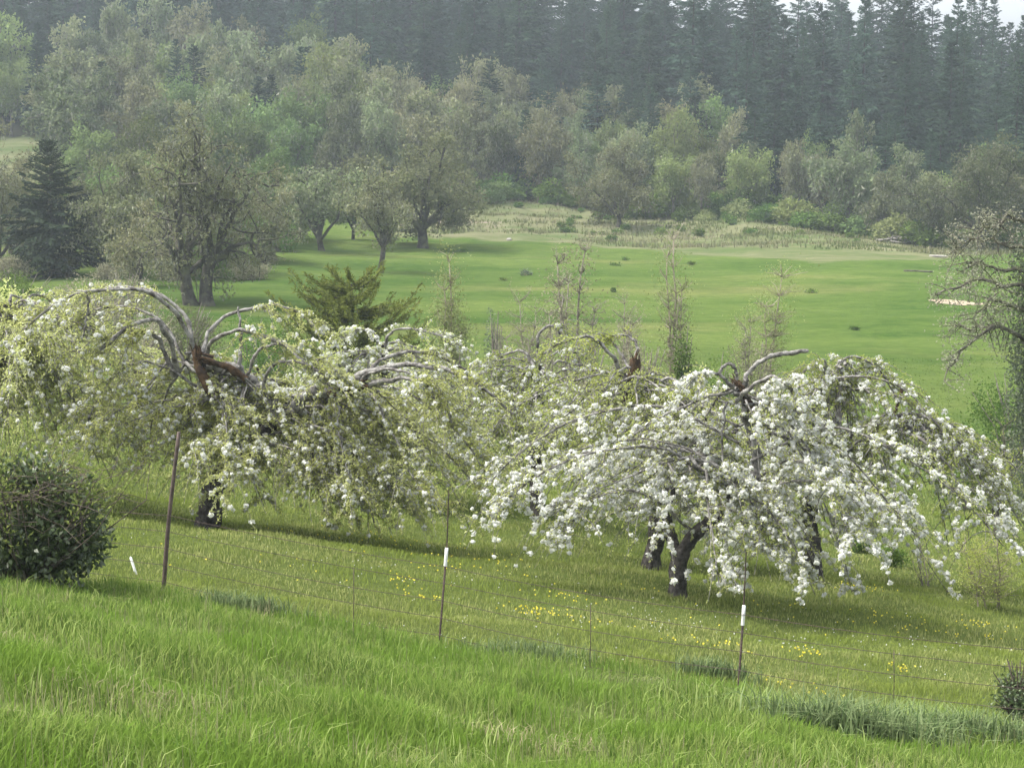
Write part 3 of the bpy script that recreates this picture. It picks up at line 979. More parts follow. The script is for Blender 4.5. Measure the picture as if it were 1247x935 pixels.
GO, GF = 'broadleaf trees of the hillside forest', 'tall conifers of the hillside forest'


LANDMARKS = [(10, 'the left frame edge'), (65, 'the dark spruce'), (150, 'the spruce and oak gap'), (243, 'the gnarled oak'), (325, 'the olive conifer'), (392, 'the spreading oak'),
             (462, 'the small upright oak'), (515, 'the round meadow oak'), (600, 'the small pale rock'), (700, 'the bare slender tree'), (755, 'the lone bank oak'), (822, 'the multi stemmed sapling'),
             (880, 'the dark pear stub'), (938, 'the conical budding tree'), (1030, 'the open right meadow'), (1112, 'the brush pile'), (1170, 'the grey boulder'), (1235, 'the right edge oak')]


def landmark(u):
    return min(LANDMARKS, key=lambda q: abs(q[0] - u))[1]


def rank(u, D, names, step):
    k = int((D - float(np.interp(u, EDGE_U, EDGE_D)) + 5) / step)
    return names[max(0, min(len(names) - 1, k))]


def forest_oak(u, D, h, kind, label=None):
    p = at(u, D)
    sc = h / 13
    names = {0: 'grey green', 1: 'grey green', 2: 'fresh green', 3: 'fresh green', 4: 'bare tan', 5: 'grey green', 6: 'bare tan', 7: 'fresh green'}
    if label is None:
        label = names[kind] + ' oak in the ' + rank(u, D, ['front', 'second', 'third', 'fourth', 'highest'], 15) + ' rank of forest, above ' + landmark(u)
    plant('oak_tree', oaks[kind], label, 'tree', p, GO, fr_.uniform(0, 6.28), (sc * fr_.uniform(.62, .95), sc * fr_.uniform(.62, .95), sc))


def forest_fir(u, D, h, label=None):
    p = at(u, D)
    sc = h / 30
    if label is None:
        label = 'tall dark conifer, ' + rank(u, D - 30, ['lowest', 'lower', 'middle', 'upper', 'skyline'], 42) + ' rank of the hillside, above ' + landmark(u)
    plant('conifer_tree', firs[int(fr_.integers(0, 5))], label, 'conifer', p, GF, fr_.uniform(0, 6.28), (max(sc, .75) * fr_.uniform(.85, 1.3),) * 2 + (sc,))


n_oak = n_fir = 0
D_CLEAR = ground(25, 174, 60)[1]
for row in range(9):
    u = -130 + fr_.uniform(0, 40)
    while u < 1380:
        De = float(np.interp(u, EDGE_U, EDGE_D))
        D = De + row * 14 + fr_.uniform(-4, 5)
        step = fr_.uniform(4.8, 7.8)
        last = np.interp(u, [0, 300, 420, 560, 760, 900, 1250], [9, 9, 7, 4.6, 3.8, 3.1, 3.1])
        if row < last + fr_.normal() * .9 and not (u < 70 and D < D_CLEAR + 8):
            if row > 1 and fr_.uniform() < (.24 if u < 430 else .08):
                forest_fir(u, D, fr_.uniform(14, 19), 'half grown dark conifer among the broadleaf oaks, above ' + landmark(u))
                n_fir += 1
            else:
                left = u < 420
                w = [.2, .16, .2, .12, .08, .1, .06, .08] if left else [.2, .18, .1, .08, .14, .1, .14, .06]
                kind = int(fr_.choice(8, p=w))
                forest_oak(u, D, fr_.uniform(10.0, 16.0) * (1 + .035 * row) * np.interp(u, [350, 600, 800, 1250], [1, .95, .86, .78]), kind)
                n_oak += 1
        u += step / D * F_PX
for row in range(11):
    u = -60 + fr_.uniform(0, 40)
    while u < 1310:
        De = float(np.interp(u, EDGE_U, EDGE_D))
        k0 = np.interp(u, [0, 300, 420, 560, 760, 900, 1250], [108, 104, 80, 54, 40, 28, 28])
        D = De + k0 + row * 17 + fr_.uniform(-6, 6)
        h = fr_.uniform(25, 36) * np.interp(row, [0, 1, 3, 10], [.52, .7, 1, 1.12])
        # the skyline dips on the right
        vtop = np.interp(u, [0, 900, 1000, 1120, 1247], [-120, -110, -38, 0, 18]) + fr_.uniform(-16, 22)
        zt = CAM_Z + (V_HOR - vtop) / F_PX * D
        h = min(h, zt - at(u, D)[2])
        if h > 9 and fr_.uniform() < .93:
            forest_fir(u, D, h)
            n_fir += 1
        u += fr_.uniform(6.6, 10.5) / D * F_PX * (1 if row < 4 else 1.15)
print('forest', n_oak, n_fir)
forest_fir(1142, 300, 17, 'pale green pointed conifer rising in front of the dark conifers, right side')
forest_fir(1012, 298, 13, 'slim conifer rising beside the dead spar in the forest edge')
forest_fir(790, 322, 19, 'pointed mid green conifer above the tan oaks behind the meadow middle')
forest_fir(640, 300, 14, 'fresh green conifer low in the forest edge behind the round meadow oak')
# far wooded hill
far = B()
farr = np.random.default_rng(88)
n = 900
fx, fy = farr.uniform(-400, 480, n), farr.uniform(1000, 1300, n)
k = height(fx, fy) > CAM_Z + 4
fx, fy = fx[k], fy[k]
for i in range(len(fx)):
    z = float(height(fx[i], fy[i]))
    hh, w = farr.uniform(14, 26), farr.uniform(3, 5)
    m = 7
    zs = np.repeat(np.linspace(.1, .95, m), 7)
    a = farr.uniform(0, 6.283, 7 * m)
    P = np.stack([fx[i] + 0 * a, fy[i] + 0 * a, z + zs * hh], -1)
    cards(far, P, np.stack([np.cos(a), np.sin(a), -.5 + 0 * a], -1), w * (1.05 - zs) * farr.uniform(.8, 1.2, 7 * m), w * .8 * (1.05 - zs), farr, .02)
tag(obj('distant_forest', far.mesh('distant_forest', M['conifer_leaf'])), 'far conifer wood fading pale blue on the hill behind', 'forest', kind='stuff')


# ------------------------------------------------------------------ forest edge shrubs
def bush_meshes(name, seed, W, H, n, ls, mats, stems=14, shell=.5, blobs=9):
    rg = np.random.default_rng(seed)
    b = B()
    a = rg.uniform(0, 6.283, stems)
    rr_ = rg.uniform(.2, .9, stems) * W
    e = np.stack([np.cos(a) * rr_, np.sin(a) * rr_, rg.uniform(.4, 1, stems) * H * np.sqrt(np.clip(1 - (rr_ / W) ** 2 * .7, 0, 1))], -1)
    P = np.stack([e * 0 + np.array([0, 0, -.1]) + rg.normal(size=e.shape) * .06 * W, e * np.array([.45, .45, .6]), e], 1)
    tubes(b, P, np.tile(np.array([.02, .014, .006]) * H ** .5, (stems, 1)), 4)
    c = norm(rg.normal(size=(blobs, 3)) * np.array([1, 1, .8]))
    c[:, 2] = np.abs(c[:, 2])
    c = c * np.array([W * .6, W * .6, H * .62]) * rg.uniform(.5, 1, (blobs, 1)) + np.array([0, 0, H * .25])
    bi = rg.integers(0, blobs, n)
    d = norm(rg.normal(size=(n, 3)))
    rad = rg.uniform(shell, 1, n)[:, None] * rg.uniform(.6, 1, blobs)[bi][:, None]
    Q = c[bi] + d * rad * np.array([W * .48, W * .48, H * .36])
    Q[:, 2] = np.abs(Q[:, 2])
    lb = B()
    cards(lb, Q, d * .6 + rg.normal(size=(n, 3)) * .6, ls * rg.uniform(.6, 1.4, n), ls * rg.uniform(.4, .7, n), rg)
    return {'stems': b.mesh(name + '_stems', mats[0]), 'foliage': lb.mesh(name + '_foliage', mats[1])}


edge_bush = [bush_meshes('edge_bush', 400 + i, 2.2, 2.4, 1500, .34, (FB, M[m])) for i, m in enumerate(['bush_green', 'bush_green', 'bush_pale', 'oak_leaf_green'])]
u = -60
while u < 1300:
    De = float(np.interp(u, EDGE_U, EDGE_D))
    for q in range(3):
        p = at(u + fr_.uniform(-14, 14), De - 3 + q * 5 + fr_.uniform(-2, 2))
        k = int(fr_.choice(4, p=[.4, .3, .12, .18]))
        plant('bush', edge_bush[k], ['leafy green', 'leafy green', 'pale yellow green', 'dull green'][k] + ' bush at the forest foot, ' + ['outer', 'middle', 'inner'][q] + ' row behind ' + landmark(u), 'bush', p,
              'bushes along the forest edge', fr_.uniform(0, 6.28), fr_.uniform(.7, 1.7) * np.array([1.2, 1.2, 1]))
    u += fr_.uniform(18, 32)

# ------------------------------------------------------------------ meadow and middle-distance trees
GM = 'oaks standing on the valley meadow'


def mid_oak(label, u, v, top, R, leaf_n, leaf_s, lm, seed, **kw):
    p = ground(u, v, 60)
    h = (v - top) / F_PX * p[1] * 1.0
    me = oak_meshes('meadow_oak', seed, h, R * h * 1.22, leaf_n, leaf_s, (M['oak_bark'], M[lm]), **kw)
    return plant('oak_tree', me, label, 'tree', p, GM)


mid_oak('round crowned green oak with a dark trunk standing alone on the meadow', 515, 301, 176, .64, 15000, .38, 'oak_leaf', 501, trunk_h=.19, r0=.05, lobes=13, low=-.6, ragged=.12, cluster=.55)
mid_oak('large gnarled tan oak with twisted dark limbs and paired trunks, left of the olive conifer', 243, 372, 170, .42, 10500, .26, 'oak_leaf_tan', 502, trunk_h=.22, r0=.04, lobes=11, gnarl=1.5, split=2, lichen=1800, ragged=.2, cluster=.34, low=-.8)
mid_oak('spreading tan oak with a low dark fork between the gnarled oak and small oak', 392, 305, 208, .55, 6000, .36, 'oak_leaf', 503, trunk_h=.15, r0=.04, lobes=8, gnarl=.8, lichen=600)
mid_oak('small upright pale oak just left of the round meadow oak', 462, 332, 215, .34, 4200, .30, 'oak_leaf_tan', 504, trunk_h=.28, r0=.03, lobes=7, gnarl=.7, lichen=500)
mid_oak('green tan oak right behind the dark spruce', 150, 335, 196, .48, 7500, .34, 'oak_leaf', 505, trunk_h=.12, r0=.03, lobes=8, lichen=900, low=-.9)
mid_oak('light green oak between the dark spruce and the gnarled oak', 195, 322, 190, .42, 6500, .34, 'oak_leaf_green', 506, trunk_h=.12, r0=.03, lobes=8, low=-.9)
mid_oak('bare tan oak at the left edge behind the spruce', -8, 330, 185, .5, 3600, .30, 'oak_leaf_tan', 507, trunk_h=.12, r0=.03, lobes=8, lichen=900, low=-.9)
mid_oak('grey green oak standing out before the forest edge at the middle bank', 752, 277, 185, .50, 9000, .40, 'oak_leaf', 508, trunk_h=.12, r0=.03, lobes=10, low=-.5, ragged=.12, lichen=700)
mid_oak('mossy olive oak above the grey stone trough at the right', 1195, 305, 182, .62, 14000, .36, 'oak_leaf', 509, trunk_h=.15, r0=.035, lobes=10, low=-.5, lichen=1300)
mid_oak('green oak half hidden between the gnarled oak and the spreading oak', 330, 300, 190, .42, 7000, .36, 'oak_leaf_green', 510, trunk_h=.12, r0=.03, lobes=8, low=-.9)

mid_oak('small tan oak on the meadow left of the paired gnarled trunks', 172, 350, 258, .5, 4200, .26, 'oak_leaf_tan', 511, trunk_h=.12, r0=.03, lobes=8, lichen=500, low=-.9)
mid_oak('tan green oak standing right behind the gnarled oak', 290, 318, 225, .5, 5200, .32, 'oak_leaf', 512, trunk_h=.12, r0=.03, lobes=8, lichen=600, low=-.9)
mid_oak('low green oak between the small upright oak and the spreading oak', 430, 292, 222, .5, 5200, .34, 'oak_leaf_green', 513, trunk_h=.2, r0=.03, lobes=8)
mid_oak('yellow green oak close behind the spruce top', 105, 318, 215, .55, 6200, .34, 'oak_leaf_green', 514, trunk_h=.12, r0=.03, lobes=8, low=-.9)
for i_, (u_q, v_q, t_q, lm_q, n_q, lb_q) in enumerate([
        (22, 318, 205, 'oak_leaf_tan', 4200, 'mossy tan oak just left of the spruce, at the left edge of the meadow'), (128, 325, 225, 'oak_leaf', 5200, 'grey green oak with a low crown touching the right side of the spruce'),
        (212, 318, 205, 'oak_leaf', 5200, 'grey green oak rising straight behind the gnarled oak crown'), (262, 335, 230, 'oak_leaf_green', 4800, 'green oak with a low crown on the right of the gnarled oak'),
        (318, 322, 232, 'oak_leaf_tan', 4200, 'pale tan oak low in the gap between gnarled and spreading oaks'), (355, 292, 205, 'oak_leaf_green', 5200, 'fresh green oak behind the left arm of the spreading oak'),
        (182, 300, 200, 'oak_leaf_tan', 4200, 'pale tan oak far behind the gnarled oak, left side'), (70, 318, 200, 'oak_leaf', 5200, 'grey green oak directly behind the spruce')]):
    mid_oak(lb_q, u_q, v_q, t_q, .56, n_q, .34, lm_q, 540 + i_, trunk_h=.12, r0=.028, lobes=10, low=-.9, lichen=500)
pS = ground(65, 338, 60)
me = conifer_meshes('spruce', 520, (338 - 176) / F_PX * pS[1], 5.6, (OB, M['conifer_dark']), 36, 9, .04, .8, .25, .6, 44, .03)
plant('spruce_tree', me, 'dark broad spruce at the left, in front of the tan oaks', 'conifer', pS, 'conifers in the middle distance')

# olive conifer with plume-like arms
rg = np.random.default_rng(530)
bo = at(428, 88)
Ho = .86 * float(px(428, 304, 88)[2] - bo[2])
tb, lb = B(), B()
tubes(tb, polyline([[0, 0, -.3], [.05, 0, Ho * .5], [0, 0, Ho * .93]], 6), np.linspace(.13, .03, 6), 6)
nb = 150
zz = np.clip(np.linspace(.05, .93, nb) + rg.normal(size=nb) * .05, .03, .96)
az_ = rg.uniform(0, 6.283, nb)
Lb = 4.6 * (1 - zz) ** .5 * rg.uniform(.4, 1.1, nb) + .5
s = np.linspace(0, 1, 8)
BP = np.stack([np.cos(az_)[:, None] * Lb[:, None] * s, np.sin(az_)[:, None] * Lb[:, None] * s, zz[:, None] * Ho + Lb[:, None] * (rg.uniform(.05, .75, nb)[:, None] * s ** 1.6 - rg.uniform(0, .3, nb)[:, None] * s * (1 - s))], -1)
tubes(tb, BP, np.linspace(.035, .008, 8)[None].repeat(nb, 0), 4)
n = nb * 190
bi = np.repeat(np.arange(nb), 190)
q = rg.uniform(.08, 1, n) * 6.99
j = q.astype(int)
f = (q - j)[:, None]
P = BP[bi, j] * (1 - f) + BP[bi, j + 1] * f
tg = norm(BP[bi, j + 1] - BP[bi, j])
cards(lb, P + rg.normal(size=P.shape) * .05, tg + rg.normal(size=P.shape) * .6 + np.array([0, 0, -.15]), rg.uniform(.14, .30, n), .06, rg)
plant('conifer_tree', {'trunk': tb.mesh('olive_trunk', M['oak_bark']), 'crown': lb.mesh('olive_crown', M['conifer_olive'])},
      'olive green conifer with plume like upswept arms right behind the arching pear', 'conifer', bo, 'conifers in the middle distance')


def sapling_meshes(name, seed, H, stems, spread, leaf_n, leaf_s, mats, side=26, slen=.16, thick=.012, up=.8):
    side = int(side * 1.6)
    rg = np.random.default_rng(seed)
    b, lb = B(), B()
    pts = []
    for i in range(stems):
        h = H * (1 if i == 0 else rg.uniform(.55, .95))
        o = rg.normal(size=3) * spread * .25 * np.array([1, 1, 0])
        e = np.array([rg.normal() * spread, rg.normal() * spread, h])
        P = polyline([o + [0, 0, -.1], o * .6 + e * .45 + rg.normal(size=3) * .05, e], 10)
        P[1:] += np.cumsum(rg.normal(size=(9, 3)), 0) * .008 * H
        tubes(b, P, np.linspace(1, .3, 10) * thick * 1.25 * h, 5)
        k = rg.integers(2, 10, side)
        s0 = P[k]
        a = rg.uniform(0, 6.283, side)
        ln = slen * H * rg.uniform(.4, 1.1, side) * np.linspace(1, .6, side)
        d = np.stack([np.cos(a), np.sin(a), np.full(side, up) + rg.normal(size=side) * .3], -1)
        e2 = s0 + norm(d) * ln[:, None]
        T = np.stack([s0, (s0 + e2) / 2 + rg.normal(size=s0.shape) * .03 * H * .3, e2], 1)
        tubes(b, T, np.tile(np.array([.42, .32, .2]) * thick * H * .8, (side, 1)), 3)
        pts += [T[:, 1], T[:, 2], T[:, 2]]
    E = np.concatenate(pts)
    idx = rg.integers(0, len(E), leaf_n)
    Q = E[idx] + rg.normal(size=(leaf_n, 3)) * .035 * H
    cards(lb, Q, rg.normal(size=Q.shape), leaf_s * rg.uniform(.6, 1.4, leaf_n), leaf_s * .5, rg)
    return {'stems': b.mesh(name + '_stems', mats[0], smooth=True), 'foliage': lb.mesh(name + '_foliage', mats[1])}


GS = 'slender young trees along the meadow foot'


def sapling(label, u, D, vtop, stems, spread, leaf_n, leaf_s, bark, lm, seed, cat='young tree', name='young_tree', **kw):
    p = at(u, D)
    zt = px(u, vtop, D)[2]
    H = zt - p[2]
    plant(name, sapling_meshes('sapling', seed, H, stems, spread, leaf_n * 5, leaf_s * .9, (M[bark], M[lm]), **kw), label, cat, p, GS)


sapling('bare grey slender tree with several upright stems, left of the meadow middle', 703, 86, 298, 3, .35, 500, .14, 'twig_grey', 'catkin', 601, side=40, slen=.11, thick=.009)
sapling('thin bare sapling leaning beside the bare grey slender tree', 683, 84, 342, 3, .4, 300, .12, 'twig_grey', 'catkin', 602, side=26, slen=.12, thick=.009)
sapling('tall multi stemmed pale sapling with green shoots at its foot, right of the meadow middle', 822, 84, 302, 6, .42, 700, .13, 'twig_tan', 'bush_pale', 603, side=30, slen=.12, thick=.008, up=1.1)
sapling('thin conical budding tree standing over the hooked grey pear limb', 938, 88, 336, 3, .3, 800, .12, 'twig_tan', 'bush_pale', 604, side=60, slen=.16, thick=.008, up=.5)
sapling('pale willowy sapling right of the olive conifer', 548, 82, 318, 5, .35, 1300, .13, 'twig_tan', 'bush_pale', 605, side=34, slen=.12, thick=.008, up=1.0)
sapling('short brushy sapling in the hollow left of the conical budding tree', 905, 82, 390, 4, .5, 600, .11, 'twig_grey', 'bush_pale', 606, side=30, thick=.01)
sapling('brown twiggy sapling between the two slender trees', 755, 90, 372, 6, .7, 500, .11, 'twig_grey', 'catkin', 607, side=30, slen=.2, thick=.008)
sapling('brown twiggy thicket stem right of the pale willowy sapling', 640, 88, 368, 6, .8, 600, .11, 'twig_grey', 'catkin', 608, side=30, slen=.2, thick=.008)
left_brush = [bush_meshes('left_brush', 630 + i, 2.6, 2.6, 2600, .22, (M['twig_grey'], M[m]), stems=40, shell=.2) for i, m in enumerate(['catkin', 'oak_leaf', 'bush_green'])]
GB = 'shrubs along the meadow foot'


def shrub(label, u, D, vtop, wpx, n, ls, lm, seed, name='bush', bark='twig_grey', cat='bush', **kw):
    p = at(u, D)
    H = px(u, vtop, D)[2] - p[2]
    plant(name, bush_meshes('shrub', seed, wpx / F_PX * D, H, n, ls, (M[bark], M[lm]), **kw), label, cat, p, GB)


shrub('blue grey upright shrub between the willowy sapling and the bare slender tree', 604, 80, 358, 20, 1500, .12, 'bush_grey', 611, stems=24)
shrub('dark green upright bush at the foot of the tall multi stemmed sapling', 834, 82, 380, 20, 1800, .13, 'bush_green', 612)
shrub('low fresh green bush right of the tall multi stemmed sapling', 872, 78, 418, 42, 2600, .12, 'bush_green', 613)
shrub('brownish low scrub along the meadow foot, left of the dark knotted pear stub', 715, 78, 402, 60, 1300, .12, 'catkin', 614, stems=40)
shrub('pale green low scrub behind the greener pear tree', 660, 72, 418, 60, 2600, .11, 'bush_pale', 615, stems=30)
shrub('brownish scrub under the conical budding tree', 920, 84, 405, 45, 1200, .12, 'catkin', 616, stems=40)
shrub('pale green scrub in the hollow left of the blue grey shrub', 560, 72, 405, 45, 2200, .11, 'bush_pale', 617, stems=30)
shrub('low green scrub behind the spreading right pear', 1190, 68, 520, 70, 4200, .12, 'bush_green', 618)
shrub('green scrub under the right edge oak', 1245, 76, 440, 80, 4200, .13, 'bush_green', 619)
shrub('bright green bush at the left edge behind the pear foliage', 10, 74, 318, 60, 4200, .12, 'pear_leaf', 620)
shrub('tan scrub below the gnarled oak', 160, 95, 345, 75, 2600, .13, 'catkin', 621, stems=40)
shrub('green scrub right of the gnarled oak trunks', 300, 95, 372, 60, 2600, .13, 'bush_green', 622)

shrub('tan brush on the left meadow in front of the dark spruce', 95, 120, 330, 75, 3600, .17, 'catkin', 623, stems=50)
shrub('green brush left of the dark spruce trunk', 15, 125, 318, 60, 3600, .17, 'bush_green', 624)
shrub('pale tan brush between spruce and gnarled oak', 150, 135, 322, 60, 3200, .17, 'catkin', 625, stems=50)
shrub('olive brush under the gnarled oak, behind the arching limbs', 225, 105, 365, 70, 3600, .14, 'oak_leaf', 626, stems=40)
shrub('green brush in the hollow left of the olive conifer', 330, 100, 375, 60, 3600, .13, 'bush_green', 627)
shrub('brown brush in the hollow between the bare slender tree and blue grey shrub', 650, 80, 398, 45, 1800, .11, 'catkin', 628, stems=60)
shrub('brown brush in the hollow under the tall multi stemmed sapling', 785, 80, 402, 50, 1800, .11, 'catkin', 629, stems=60)
shrub('pale brush right of the conical budding tree', 1000, 76, 430, 50, 2600, .11, 'bush_green', 630, stems=30)

for i_ in range(26):
    u_q, v_q = fr_.uniform(-20, 345), fr_.uniform(306, 345)
    p = ground(u_q, v_q, 60)
    k_ = int(fr_.choice(3, p=[.45, .3, .25]))
    plant('bush', left_brush[k_], ['tan twiggy', 'grey green', 'fresh green'][k_] + ' brush among the oaks on the left meadow, near ' + landmark(u_q), 'bush', p, 'brush on the left meadow', fr_.uniform(0, 6.28), fr_.uniform(.6, 1.3))

# right edge oak with bare crooked limbs
rg = np.random.default_rng(640)
bR = at(1262, 64)
tb, lb, lc = B(), B(), B()
tubes(tb, polyline([px(1262, 640, 64) - [0, 0, .2], px(1256, 480, 64), px(1262, 330, 64.4), px(1258, 180, 64)], 12), np.linspace(.30, .14, 12), 9)
arms = [[(1258, 420, 0), (1222, 398, -.5), (1195, 408, -1), (1168, 432, -1.4), (1146, 462, -1.6)], [(1258, 425, 0), (1225, 402, .4), (1196, 398, .7), (1165, 396, 1.0)],
        [(1258, 350, 0), (1225, 347, -.4), (1190, 342, -.9), (1160, 352, -1.2), (1135, 360, -1.4)], [(1258, 335, 0), (1228, 328, .4), (1200, 322, .8), (1178, 318, 1.1)],
        [(1258, 300, 0), (1225, 300, .3), (1195, 290, .5), (1165, 300, .7)], [(1256, 380, 0), (1230, 372, -.7), (1205, 368, -1.2), (1185, 385, -1.5)],
        [(1258, 270, 0), (1230, 266, -.3), (1210, 275, -.6), (1190, 282, -.8)], [(1258, 300, 0), (1285, 280, 0), (1310, 270, .3)], [(1258, 380, 0), (1300, 360, 0), (1330, 380, -.3)]]
ends = []
for a in arms:
    P = polyline([px(u, v, 64 + d) for u, v, d in a], 12)
    P[1:] += rg.normal(size=(11, 3)) * .05
    tubes(tb, P, np.linspace(.085, .022, 12), 6)
    for i in range(26):
        q = P[int(rg.integers(3, 12))]
        e = q + norm(rg.normal(size=3) + np.array([-.5, 0, -.25])) * rg.uniform(.3, 1.0)
        T = bez(q, (q + e) / 2 + rg.normal(size=3) * .15, e, 5)
        tubes(tb, T, np.linspace(.022, .008, 5), 4)
        ends += [T[2], T[3], T[4]]
E = np.array(ends)
idx = rg.integers(0, len(E), 7500)
Q = E[idx] + rg.normal(size=(7500, 3)) * .14
cards(lb, Q, rg.normal(size=Q.shape) + np.array([0, 0, -.3]), rg.uniform(.06, .12, 7500), .05, rg)
n = 12000
zz = rg.uniform(0, .72, n)
tr = polyline([px(1262, 640, 64), px(1256, 480, 64), px(1262, 330, 64.4), px(1258, 180, 64)], 12)
Q = np.stack([np.interp(zz, np.linspace(0, 1, 12), tr[:, i]) for i in range(3)], -1) + norm(rg.normal(size=(n, 3)) * np.array([1, 1, .3])) * rg.uniform(.2, .95, (n, 1))
cards(lc, Q, rg.normal(size=Q.shape), rg.uniform(.07, .16, n), .08, rg)
t = thing('oak_tree', 'oak at the right edge with crooked bare dark limbs reaching left over the meadow', 'tree', bR)
obj('trunk', tb.mesh('edge_oak_trunk', M['oak_bark_mossy'], bR, True), t)
obj('crown', lb.mesh('edge_oak_crown', M['oak_lichen'], bR), t)
o = obj('ivy', lc.mesh('edge_oak_ivy', M['bush_grey'], bR), t)
o['label'] = 'dull green leafy growth clothing the trunk'

# little orchard saplings at the right
pF = ground(1208, 742)
plant('young_tree', sapling_meshes('yellow_sapling', 651, (742 - 640) / F_PX * pF[1], 4, .55, 2600, .06, (M['twig_tan'], M['pear_leaf_green']), side=34, slen=.42, thick=.012, up=.55),
      'small yellow green sapling with fanned branches at the right edge of the orchard', 'young tree', pF, GS)
pF = ground(1128, 714)
plant('young_tree', sapling_meshes('stem_sapling', 652, (714 - 640) / F_PX * pF[1], 7, .28, 220, .05, (M['twig_grey'], M['pear_leaf_green']), side=8, slen=.2, thick=.013),
      'vase of thin bare stems under the spreading pear tree', 'young tree', pF, GS)
pF = ground(1214, 655)
plant('young_tree', sapling_meshes('flower_sapling', 653, (655 - 520) / F_PX * pF[1], 4, .35, 500, .07, (M['oak_bark'], M['pear_leaf_green']), side=16, slen=.25, thick=.016),
      'dark stemmed young pear behind the right end of the white blossom', 'young tree', pF, GS)
for (u, v, w, h, sd, lb_) in [(1085, 690, 26, 30, 661, 'low green weed clump under the spreading pear tree'), (1050, 672, 26, 26, 662, 'low green weed clump left under the spreading pear tree')]:
    p = ground(u, v)
    plant('bush', bush_meshes('weed', sd, w / F_PX * p[1], h / F_PX * p[1], 900, .07, (M['bush_green'], M['bush_green'])), lb_, 'plant', p)

# ------------------------------------------------------------------ dark shrub at the left, shrub at the right
pL = ground(30, 716)
rg = np.random.default_rng(670)
meL = bush_meshes('dark_shrub', 671, 1.45, 1.95, 15000, .10, (M['twig_grey'], M['shrub_dark']), stems=40, shell=.3, blobs=26)
t = plant('leafy_shrub', meL, 'dark broad leaved shrub at the left edge before the fence', 'shrub', pL, 'shrubs beside the fence')
b = B()
n = 150
s0 = np.stack([rg.normal(size=n) * .45 + .2, rg.normal(size=n) * .5 - .3, rg.uniform(1.1, 1.75, n)], -1)
e = s0 + norm(rg.normal(size=(n, 3)) * np.array([1, 1, .6]) + np.array([.5, 0, .1])) * rg.uniform(.4, 1.0, (n, 1))
e[:, 2] = np.minimum(e[:, 2], 2.45)
tubes(b, np.stack([s0, (s0 + e) / 2 + rg.normal(size=(n, 3)) * .08, e], 1), np.tile(np.array([.006, .005, .003]), (n, 1)), 4)
o = obj('dead_twigs', b.mesh('dead_twigs', M['twig_brown']), t)
o['label'] = 'tangle of dead grey twigs on the shrub top'
lb = B()
n = 6500
k_ = 110
a0 = np.stack([rg.normal(size=k_) * .6 - .25, rg.normal(size=k_) * .5, rg.uniform(.8, 1.3, k_)], -1)
a1 = a0 + np.stack([rg.normal(size=k_) * .45, rg.normal(size=k_) * .35, rg.uniform(.3, 1.0, k_) * rg.uniform(.6, 1.5, k_)], -1)
sb_ = B()
tubes(sb_, np.stack([a0 * np.array([.15, .15, .1]), a0, a1], 1), np.tile(np.array([.011, .008, .004]), (k_, 1)), 4)
obj('stray_shoots', sb_.mesh('stray_shoots', M['twig_brown']), t)
ki, kq = rg.integers(0, k_, n), rg.uniform(.1, 1, n)[:, None]
Q = a0[ki] * (1 - kq) + a1[ki] * kq + rg.normal(size=(n, 3)) * .09
cards(lb, Q, rg.normal(size=Q.shape), rg.uniform(.05, .1, n), .035, rg)
obj('young_leaves', lb.mesh('young_leaves', M['shrub_young']), t)

pR = ground(1240, 882)
meR = bush_meshes('edge_shrub', 672, .5, 1.15, 2600, .06, (M['twig_brown'], M['shrub_dark']), stems=46, shell=.05, blobs=20)
plant('leafy_shrub', meR, 'small dark green shrub cut off by the right edge before the fence', 'shrub', pR, 'shrubs beside the fence')

# ------------------------------------------------------------------ wire fence
p1, p2, p3 = ground(197, 720), ground(533, 786), ground(897, 852)
fence = thing('wire_fence', 'barbed wire fence on metal posts crossing below the pear trees', 'fence', p2)


def rel(p):
    return np.asarray(p) - p2


def tpost(base, top, tip_v, w=.032):
    """T-section post from base to top (world points)"""
    a, c = rel(base) - np.array([0, 0, .25]), rel(top)
    ax = norm(c - a)
    sx = norm(np.cross(ax, np.array([0, 1., 0])))
    sy = np.cross(sx, ax)
    prof = np.array([(-.5, -.12), (.5, -.12), (.5, .1), (.12, .1), (.12, .75), (-.12, .75), (-.12, .1), (-.5, .1)]) * w
    b = B()
    ring = prof[:, :1] * sx + prof[:, 1:] * sy
    V = np.concatenate([a + ring, c + ring])
    n = 8
    F = np.array([[i, (i + 1) % n, n + (i + 1) % n, n + i] for i in range(n)])
    b.add(V, F)
    b.f.append(np.arange(n, 2 * n)[None])
    # studs
    L = np.linalg.norm(c - a)
    for s in np.arange(.3, L - .05, .055):
        q = a + ax * s - sy * w * .12
        hw, hh, dd = w * .22, .012, .007
        V = np.array([q + i * sx * hw + j * ax * hh + k * -sy * dd for k in (0, 1) for j in (-1, 1) for i in (-1, 1)])
        b.add(V, np.array([[4, 5, 7, 6], [0, 1, 5, 4], [1, 3, 7, 5], [3, 2, 6, 7], [2, 0, 4, 6]]))
    return b, ax


